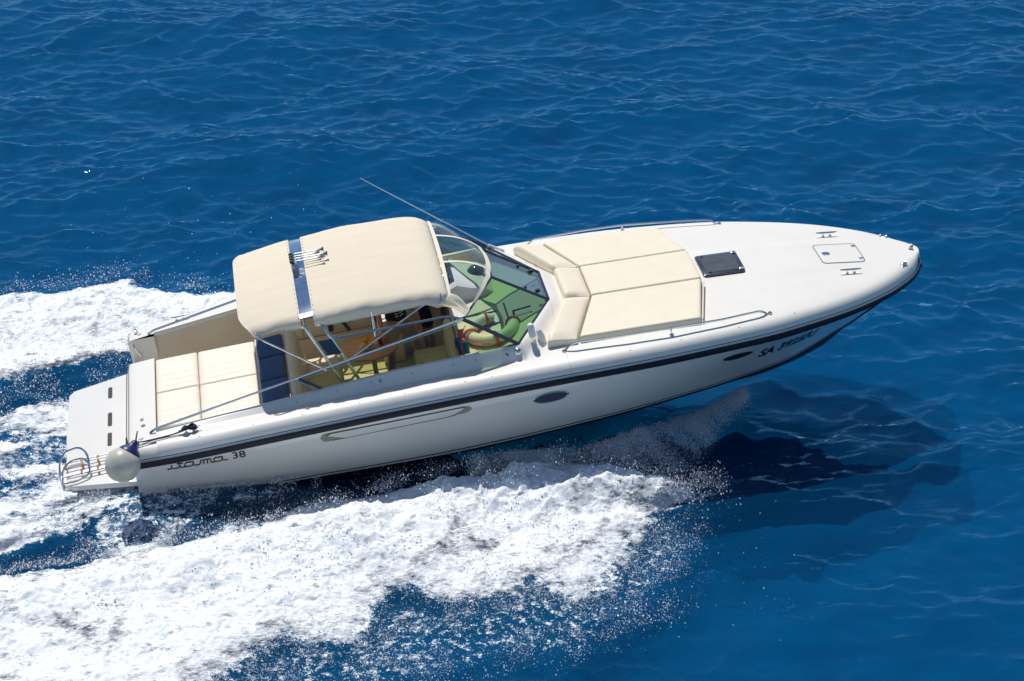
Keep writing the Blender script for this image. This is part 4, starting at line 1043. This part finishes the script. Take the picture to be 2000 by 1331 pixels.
# ---------------------------------------------------------------- water
def waves(X,Y):
    r=np.random.default_rng(5); H=np.zeros_like(X); DX=np.zeros_like(X); DY=np.zeros_like(X)
    for i in range(90):
        lam=.30*(7.0/.30)**(r.random()**1.35); th=PI/2+r.normal(0,.55)+.15; k=2*PI/lam; a=.0037*lam**.95*(.5+r.random()); ph=r.random()*2*PI
        if lam>3: a*=.75
        kx,ky=k*math.cos(th),k*math.sin(th); p=kx*X+ky*Y+ph+1.5*vnoise(X/lam*.35+i,Y/lam*.35,i)
        H+=a*np.sin(p); DX-=1.1*a*math.cos(th)*-np.cos(p); DY-=1.1*a*math.sin(th)*-np.cos(p)
    return H,DX,DY
def axis(lo,hi,st,far,growth=1.09):
    core=list(np.arange(lo,hi,st)); s=st; a=[];x=core[-1]
    while x<far: s*=growth; x+=s; a.append(x)
    s=st; b=[]; x=lo
    while x>-far: s*=growth; x-=s; b.append(x)
    return np.array(b[::-1]+core+a)
ax_=axis(-5.5,20.5,.045,3500); ay_=axis(-8.2,20.2,.042,3500)
X,Y=np.meshgrid(ax_,ay_,indexing='ij')
H,DX,DY=waves(X,Y)
gx=np.gradient(ax_)[:,None]; gy=np.gradient(ay_)[None,:]; fade=1/(1+np.maximum(gx,gy)**2*20)
gust=.62+.75*fbm(X*.16,Y*.22,3,77)
calm=1-.15*ss(-1.0,-3.5,Y)*ss(3.0,6.0,X)-.35*ss(-1.0,-2,Y)*(1-ss(3,6,X))
amp=fade*gust*calm
D,dm_,dp,ds=density(X,Y)
rg=fbm(X*.55+.25*Y,Y*1.05,5,211,gain=.52,ridge=True); H=H+.055*(ss(.35,.95,rg)**2-.2); DY=DY+2.2*H
hullm=ss(2.3,1.3,np.abs(Y))*ss(-1.5,0,X)*ss(9.2,8.0,X)
Z=H*amp*(1-.55*D)*(1-.9*hullm)
Z+=.17*ss(3.0,1.6,np.abs(Y))*ss(-1.2,.2,X)*ss(3.2,.6,X)
D=np.maximum(D,.42*ss(2.1,1.7,np.abs(Y))*ss(-.4,.2,X)*ss(3.0,.9,X))
verts=np.stack([X+DX*amp*(1-.9*hullm),Y+DY*amp*(1-.9*hullm),Z],-1).reshape(-1,3)
def gridmesh(name,verts,nx,ny,attrs,mask=None):
    I=np.arange(nx*ny).reshape(nx,ny); q=np.stack([I[:-1,:-1],I[1:,:-1],I[1:,1:],I[:-1,1:]],-1).reshape(-1,4)
    if mask is not None: q=q[mask[:-1,:-1].reshape(-1)]; used=np.unique(q); rem=np.full(nx*ny,-1); rem[used]=np.arange(len(used)); q=rem[q]; verts=verts[used]; attrs={k:v.reshape(-1)[used] for k,v in attrs.items()}
    me=bpy.data.meshes.new(name); me.vertices.add(len(verts)); me.vertices.foreach_set('co',verts.astype(np.float32).ravel())
    me.loops.add(q.size); me.loops.foreach_set('vertex_index',q.astype(np.int32).ravel()); me.polygons.add(len(q)); me.polygons.foreach_set('loop_start',np.arange(0,q.size,4,dtype=np.int32)); me.polygons.foreach_set('use_smooth',np.ones(len(q),bool))
    me.update(); me.validate()
    for k,v in attrs.items(): a=me.attributes.new(k,'FLOAT','POINT'); a.data.foreach_set('value',v.astype(np.float32).ravel())
    o=bpy.data.objects.new(name,me); COL.objects.link(o); return o
water=gridmesh('water',verts,len(ax_),len(ay_),{'foam':D.reshape(-1)}); water['kind']='structure'
def water_mat():
    m=bpy.data.materials.new('sea_water'); m.use_nodes=True; n=m.node_tree; N=n.nodes; K=n.links; p=N['Principled BSDF']
    geo=N.new('ShaderNodeNewGeometry'); at=N.new('ShaderNodeAttribute'); at.attribute_name='foam'
    def noise(sc,det=6,stretch=None,rough=.55):
        t=N.new('ShaderNodeTexNoise'); t.inputs['Scale'].default_value=sc; t.inputs['Detail'].default_value=det; t.inputs['Roughness'].default_value=rough
        if stretch:
            mp=N.new('ShaderNodeMapping'); mp.inputs['Scale'].default_value=stretch; K.new(geo.outputs['Position'],mp.inputs[0]); K.new(mp.outputs[0],t.inputs['Vector'])
        else: K.new(geo.outputs['Position'],t.inputs['Vector'])
        return t
    def mth(op,a,b=None,c=None,clamp=False):
        x=N.new('ShaderNodeMath'); x.operation=op; x.use_clamp=clamp
        for i,v in enumerate((a,b,c)):
            if v is None: continue
            if hasattr(v,'links'): K.new(v,x.inputs[i])
            else: x.inputs[i].default_value=v
        return x.outputs[0]
    n1=noise(9,5,(1,1,1),.66); n2=noise(38,1)
    f=mth('MULTIPLY_ADD',n1.outputs[0],.75,mth('MULTIPLY',n2.outputs[0],.25))      # 0..1 around .5
    thr=mth('SUBTRACT',.83,mth('MULTIPLY',at.outputs['Fac'],.62))
    mask=mth('MULTIPLY',mth('SUBTRACT',f,thr),9,clamp=True)
    mask=mth('MULTIPLY',mask,mth('MULTIPLY',at.outputs['Fac'],8,clamp=True))
    # clear water body with milky aerated tint in the wake
    c1=N.new('ShaderNodeMix'); c1.data_type='RGBA'; c1.inputs[6].default_value=L(.0,.092,.245); c1.inputs[7].default_value=L(.01,.19,.34); K.new(mth('MULTIPLY',at.outputs['Fac'],.45),c1.inputs[0])
    c2=N.new('ShaderNodeMix'); c2.data_type='RGBA'; K.new(c1.outputs[2],c2.inputs[6]); c2.inputs[7].default_value=L(.86,.88,.9); K.new(mask,c2.inputs[0])
    K.new(c2.outputs[2],p.inputs['Base Color'])
    K.new(mth('MULTIPLY_ADD',mask,.50,.10),p.inputs['Roughness']); p.inputs['Specular IOR Level'].default_value=1.0; p.inputs['Specular Tint'].default_value=L(.28,.68,1.0); p.inputs['IOR'].default_value=1.333
    b1=noise(2.6,4,(.75,1.5,1),.62); b2=noise(10,2,(.7,1.4,1),.6)
    hsum=mth('ADD',mth('MULTIPLY',b1.outputs[0],.05),mth('MULTIPLY',b2.outputs[0],.018))
    rd=noise(2.3,4,(.55,1.25,1),.55)
    w0=noise(2.3,1,(.55,1.25,1),.5); cmb=N.new('ShaderNodeCombineXYZ'); K.new(mth('MULTIPLY',w0.outputs[0],-.36),cmb.inputs[1]); va=N.new('ShaderNodeVectorMath'); va.operation='ADD'; K.new(geo.outputs['Position'],va.inputs[0]); K.new(cmb.outputs[0],va.inputs[1])
    mpn=[l.from_node for l in K if l.to_node==rd][0]; K.new(va.outputs[0],mpn.inputs[0])
    rr_=mth('SUBTRACT',1.0,mth('ABSOLUTE',mth('MULTIPLY_ADD',rd.outputs[0],4.0,-2.0))); rr_=mth('POWER',mth('MAXIMUM',rr_,0.0),2.0)
    hsum=mth('ADD',hsum,mth('MULTIPLY',rr_,.011))
    hsum=mth('ADD',hsum,mth('MULTIPLY',mask,.03))
    bu=N.new('ShaderNodeBump'); bu.inputs['Distance'].default_value=1; bu.inputs['Strength'].default_value=.30; K.new(hsum,bu.inputs['Height']); K.new(bu.outputs[0],p.inputs['Normal'])
    # water body: part of the light is scattered back at the surface, the rest lower down
    bnorm=bu.outputs[0]; o=N['Material Output']
    df=N.new('ShaderNodeBsdfDiffuse'); K.new(c1.outputs[2],df.inputs[0]); K.new(bnorm,df.inputs['Normal']); tr=N.new('ShaderNodeBsdfTransparent'); tr.inputs[0].default_value=L(1,1,1)
    body=N.new('ShaderNodeMixShader'); K.new(mth('MULTIPLY_ADD',at.outputs['Fac'],-.5,.78,clamp=True),body.inputs[0]); K.new(df.outputs[0],body.inputs[1]); K.new(tr.outputs[0],body.inputs[2])
    gl=N.new('ShaderNodeBsdfGlossy'); gl.inputs[0].default_value=L(.46,.80,1.0); gl.inputs[1].default_value=.085; K.new(bnorm,gl.inputs['Normal'])
    fr=N.new('ShaderNodeFresnel'); fr.inputs[0].default_value=1.39; K.new(bnorm,fr.inputs['Normal'])
    sea=N.new('ShaderNodeMixShader'); K.new(fr.outputs[0],sea.inputs[0]); K.new(body.outputs[0],sea.inputs[1]); K.new(gl.outputs[0],sea.inputs[2])
    fo=N.new('ShaderNodeBsdfDiffuse'); fo.inputs[0].default_value=L(.88,.90,.92); K.new(bnorm,fo.inputs['Normal'])
    fin=N.new('ShaderNodeMixShader'); K.new(mask,fin.inputs[0]); K.new(sea.outputs[0],fin.inputs[1]); K.new(fo.outputs[0],fin.inputs[2]); K.new(fin.outputs[0],o.inputs[0]); N.remove(p)
    return m
water.data.materials.append(water_mat())
# added sheets under the sea scatter light back, softening and breaking the boat's shadow
def depth_mat(name,t,col):
    m=bpy.data.materials.new(name); m.use_nodes=True; N=m.node_tree.nodes; K=m.node_tree.links; o=N['Material Output']; N.remove(N['Principled BSDF'])
    d=N.new('ShaderNodeBsdfDiffuse'); d.inputs[0].default_value=col; tr=N.new('ShaderNodeBsdfTransparent'); mx=N.new('ShaderNodeMixShader'); mx.inputs[0].default_value=t
    K.new(d.outputs[0],mx.inputs[1]); K.new(tr.outputs[0],mx.inputs[2]); K.new((mx if t>0 else d).outputs[0],o.inputs[0]); return m
dx_=axis(-6,20.5,.16,3400,1.15); dy_=axis(-8.5,20.5,.16,3400,1.15); XD,YD=np.meshgrid(dx_,dy_,indexing='ij')
fd_=1/(1+np.maximum(np.gradient(dx_)[:,None],np.gradient(dy_)[None,:])**2*8)
for k,(dep,t_) in enumerate(((.38,.58),(.95,0.0))):
    ZD=-dep+(fbm(XD*.9+k*7,YD*1.5,4,300+k,gain=.6)-.5)*(.75 if k==0 else 1.1)*fd_
    o=gridmesh('shadow_softening_sheet',np.stack([XD,YD,ZD],-1).reshape(-1,3),len(dx_),len(dy_),{}); o['kind']='structure'; o.data.materials.append(depth_mat('deep_sea_blue',t_,L(.0,.100,.265)))
# ---------------------------------------------------------------- raised foam
def foam_mat():
    m=bpy.data.materials.new('sea_foam'); m.use_nodes=True; n=m.node_tree; N=n.nodes; K=n.links; p=N['Principled BSDF']
    p.inputs['Base Color'].default_value=L(.95,.96,.97); p.inputs['Roughness'].default_value=.55; p.inputs['Specular IOR Level'].default_value=.4
    pass
    at=N.new('ShaderNodeAttribute'); at.attribute_name='foam'; geo=N.new('ShaderNodeNewGeometry')
    t=N.new('ShaderNodeTexNoise'); t.inputs['Scale'].default_value=20; t.inputs['Detail'].default_value=8; t.inputs['Roughness'].default_value=.78; mp=N.new('ShaderNodeMapping'); mp.inputs['Rotation'].default_value=(0,0,R(-58)); mp.inputs['Scale'].default_value=(.5,1.25,.9); K.new(geo.outputs['Position'],mp.inputs[0]); K.new(mp.outputs[0],t.inputs['Vector'])
    t2=N.new('ShaderNodeTexNoise'); t2.inputs['Scale'].default_value=5; t2.inputs['Detail'].default_value=4; K.new(geo.outputs['Position'],t2.inputs['Vector'])
    a=N.new('ShaderNodeMath'); a.operation='MULTIPLY_ADD'; K.new(t2.outputs[0],a.inputs[0]); a.inputs[1].default_value=.6; K.new(t.outputs[0],a.inputs[2])   # ~.8 +-.2
    b=N.new('ShaderNodeMath'); b.operation='MULTIPLY_ADD'; K.new(at.outputs['Fac'],b.inputs[0]); b.inputs[1].default_value=.62; b.inputs[2].default_value=-1.15
    s_=N.new('ShaderNodeMath'); s_.operation='ADD'; K.new(a.outputs[0],s_.inputs[0]); K.new(b.outputs[0],s_.inputs[1])
    k=N.new('ShaderNodeMath'); k.operation='MULTIPLY'; k.use_clamp=True; K.new(s_.outputs[0],k.inputs[0]); k.inputs[1].default_value=4.5
    K.new(k.outputs[0],p.inputs['Alpha'])
    t3=N.new('ShaderNodeTexNoise'); t3.inputs['Scale'].default_value=22; t3.inputs['Detail'].default_value=9; t3.inputs['Roughness'].default_value=.72; K.new(mp.outputs[0],t3.inputs['Vector'])
    mr=N.new('ShaderNodeMapRange'); mr.inputs[1].default_value=.36; mr.inputs[2].default_value=.56; K.new(t3.outputs[0],mr.inputs[0])
    cx_=N.new('ShaderNodeMix'); cx_.data_type='RGBA'; cx_.inputs[6].default_value=L(.76,.84,.89); cx_.inputs[7].default_value=L(.97,.975,.98); K.new(mr.outputs[0],cx_.inputs[0]); K.new(cx_.outputs[2],p.inputs['Base Color'])
    bu=N.new('ShaderNodeBump'); bu.inputs['Distance'].default_value=.02; bu.inputs['Strength'].default_value=.7; K.new(t.outputs[0],bu.inputs['Height']); K.new(bu.outputs[0],p.inputs['Normal'])
    return m
FM=foam_mat()
def ridge_h(X,Y):
    """height of the thrown wash above the sea"""
    dmn=sdist(X,Y,MAIN); dpt=sdist(X,Y,PORT); dst=sdist(X,Y,STERN)
    env=.05+.12*ss(0,.8,dmn)
    # crest of the bow wave: near the inner (hull side) edge
    cy=np.interp(X,[-9,-2,1,2.8,4.1,5.6,6.6,7.4],[-3.7,-3.45,-3.0,-2.4,-2.1,-1.95,-2.55,-2.62]); cr=np.exp(-((Y-cy+.12)/np.where(Y>cy-.12,.36,.9))**2)
    ch_=np.interp(X,[-9,-2,1,3,4.5,5.6,6.4,7.0,7.5],[.10,.13,.17,.23,.30,.34,.28,.18,.06])
    a=np.where(dmn>-.2,env*.8+cr*ch_,0)
    pc=np.interp(X,[-9,-2,0,2,5,7],[3.9,4.0,4.0,3.4,2.4,1.9]); b=np.where(dpt>-.2,.04+.22*np.exp(-((Y-pc)/.75)**2),0)
    c=np.where(dst>-.2,.04+.10*fbm(X*.5,Y*1.8,3,41)*ss(-.4,-1.5,X),0)
    return np.maximum.reduce([a,b,c])
def foam_patch(x0,x1,y0,y1,st,seed):
    xs=np.arange(x0,x1,st); ys=np.arange(y0,y1,st); X,Y=np.meshgrid(xs,ys,indexing='ij'); D,a,b,c=density(X,Y)
    E=ridge_h(X,Y)*ss(.15,.75,D)
    big=fbm(X*1.6,Y*2.0,4,seed+1); bill=np.abs(fbm(X*3.1,Y*3.6,5,seed,gain=.6)-.5)*2; fine=fbm(X*20,Y*20,4,seed+2,gain=.75)
    spike=fbm(X*6,Y*4,4,seed+9,gain=.65); 
    Z=.012+E*(.35+1.0*big)+ss(.2,.8,D)*(.022*(1-bill)*(.4+E*2.0)+.050*(fine-.5)*(.8+E)+.10*np.maximum(0,spike-.56)*(.4+E*4))
    lean=(fbm(X*4,Y*4,3,seed+20)-.5)*.10*(.3+E*3)
    vx=X+lean; vy=Y+(fbm(X*4+5,Y*4,3,seed+21)-.5)*.10*(.3+E*3)
    return X,Y,Z,D,np.stack([vx,vy,Z],-1).reshape(-1,3)
for k,(bx,nm) in enumerate((((-4.5,7.9,-7.4,-1.2),'starboard'),((-4.5,7.3,-2.9,5.6),'port'))):
    Xf,Yf,Zf,Df,vf=foam_patch(*bx,.021,100+k*40)
    mask=Df>.16
    if k==1: mask&=~((np.abs(Yf)<1.62)&(Xf>-.9)&(Xf<9)); mask&=~((Yf<-1.62)&(Xf>.1))
    else: mask&=(sdist(Xf,Yf,MAIN)>-.45)|(sdist(Xf,Yf,CHN)>-.2)
    o=gridmesh('wake_foam',vf,Xf.shape[0],Xf.shape[1],{'foam':Df.reshape(-1)},mask); o['kind']='stuff'; o.data.materials.append(FM)
    o['label']=('white foaming wash thrown out along the near side of the boat' if k==0 else 'white foaming wash beyond and behind the stern of the boat'); o['category']='foam'
# ---------------------------------------------------------------- spray droplets
def droplets(name,P,rad,m,label):
    n=len(P); base=np.array([(1,0,0),(-1,0,0),(0,1,0),(0,-1,0),(0,0,1),(0,0,-1)],float); F=np.array([(0,2,4),(2,1,4),(1,3,4),(3,0,4),(2,0,5),(1,2,5),(3,1,5),(0,3,5)])
    q=rng.normal(size=(n,3)); sc=rad[:,None,None]*(.6+.7*rng.random((n,1,3))+np.array([0,1.2,1.2])*rng.random((n,1,1))**2)
    vs=(P[:,None,:]+base[None]*sc).reshape(-1,3); fs=(F[None]+np.arange(n)[:,None,None]*6).reshape(-1,3)
    me=bpy.data.meshes.new(name); me.vertices.add(len(vs)); me.vertices.foreach_set('co',vs.astype(np.float32).ravel()); me.loops.add(fs.size); me.loops.foreach_set('vertex_index',fs.astype(np.int32).ravel())
    me.polygons.add(len(fs)); me.polygons.foreach_set('loop_start',np.arange(0,fs.size,3,dtype=np.int32)); me.polygons.foreach_set('use_smooth',np.ones(len(fs),bool)); me.update(); me.materials.append(m)
    o=bpy.data.objects.new(name,me); COL.objects.link(o); o['kind']='stuff'; o['label']=label; o['category']='spray'; return o
M['drop']=mat('spray_droplets',L(.86,.89,.93),.25,spec=.8)
def sample(n,box,dens,zf,rad=(.003,.010)):
    x=rng.uniform(box[0],box[1],n); y=rng.uniform(box[2],box[3],n); d=dens(x,y); k=rng.random(n)<d; x,y=x[k],y[k]; z=zf(x,y); r=rad[0]*.75+(rad[1]*1.15-rad[0]*.75)*rng.random(len(x))**4.5; return np.stack([x,y,z],-1),r
pts=[];rad=[]
def addp(pr): pts.append(pr[0]); rad.append(pr[1])
def clump(x,y,s=2.2,seed=60): return ss(.42,.62,fbm(x*s,y*s,4,seed))
# edges of the main wash
def d_edge(x,y): d=sdist(x,y,MAIN); return np.exp(-(d/.16)**2)*.9*clump(x,y,2.5)+np.exp(-((d+.2)/.25)**2)*.10
addp(sample(170000,(-2.6,7.7,-6.5,-1.3),lambda x,y:d_edge(x,y)*.8,lambda x,y:ridge_h(x,y)*.9+.02+np.abs(rng.normal(0,.09,len(x)))))
addp(sample(210000,(.4,7.2,-6.4,-2.8),lambda x,y:ss(-.5,.1,sdist(x,y,SPECK))*(.12+.88*clump(x,y,3.2,71))*.42,lambda x,y:np.abs(rng.normal(.03,.06,len(x))),(.0024,.0085)))
addp(sample(170000,(-2.4,7.6,-3.6,-1.2),lambda x,y:np.exp(-((sdist(x,y,MAIN)-.05)/.14)**2)*ss(-3.4,-2.9,y)*(.15+.85*clump(x,y,4,83)),lambda x,y:ridge_h(x,y)*1.1+.03+np.abs(rng.normal(0,.13,len(x)))*(.3+.7*ss(0,4,x)),(.0028,.008)))
addp(sample(26000,(-1,2.6,-2.9,-1.6),lambda x,y:ss(-.2,.1,sdist(x,y,CHN))*clump(x,y,3,84),lambda x,y:.06+.18*ss(-2.2,-1.7,y)+np.abs(rng.normal(0,.04,len(x))),(.003,.009)))
# over the crests
addp(sample(50000,(-2.4,7.5,-4.2,-1.6),lambda x,y:ss(.0,.3,sdist(x,y,MAIN))*clump(x,y,3,80)*.5,lambda x,y:ridge_h(x,y)*1.25+.05+np.abs(rng.normal(0,.07,len(x)))))
addp(sample(60000,(-2.6,7,1.2,5.9),lambda x,y:(np.exp(-((sdist(x,y,PORT))/.22)**2)*clump(x,y,2.5,90)+.12*ss(-.5,0,sdist(x,y,PORT))),lambda x,y:ridge_h(x,y)+.03+np.abs(rng.normal(0,.11,len(x)))))
# sparkling gap behind the stern
addp(sample(60000,(-2.7,.3,-2.3,2.7),lambda x,y:.38*clump(x,y,3,95),lambda x,y:.03+np.abs(rng.normal(0,.05,len(x))),(.003,.012)))
# loose drops far out
addp(sample(1300,(-1,8,-6,-2),lambda x,y:np.full_like(x,.5),lambda x,y:rng.uniform(.02,.5,len(x)),(.003,.009)))
addp(sample(700,(-1.5,5,4.5,9),lambda x,y:np.exp(-(y-4.5)/1.6),lambda x,y:rng.uniform(.02,.4,len(x)),(.004,.012)))
droplets('sea_spray',np.concatenate(pts),np.concatenate(rad),M['drop'],'fine white spray droplets along the edges of the wash')
# bow mist: thin veil thrown out under the forefoot
n=180000; u=rng.random(n); v=rng.random(n)**.9
x0=np.interp(u,[0,1],[8.45,4.4]); y0=np.interp(u,[0,.25,.6,1],[-.15,-.6,-1.35,-1.5])
out=v*np.interp(u,[0,.2,.5,1],[.25,1.6,1.4,.5]); xx=x0-out*.30+rng.normal(0,.05,n); yy=y0-out+rng.normal(0,.04,n)
zz=(.02+.55*np.sin(np.clip(v,0,1)*PI*.85)*np.interp(u,[0,.4,1],[.5,1,.8]))*rng.random(n)**.6
keep=rng.random(n)<(.15+.85*ss(.35,.62,fbm(xx*2.2+zz*2,yy*1.2,4,120)))*(1-.35*v)
P=np.stack([xx,yy,zz],-1)[keep]; droplets('bow_mist',P,.0026+.0038*rng.random(len(P))**3,M['drop'],'thin veil of mist thrown out under the bow beside the hull')
for o in bpy.data.objects:
    if '_b' in o: del o['_b']
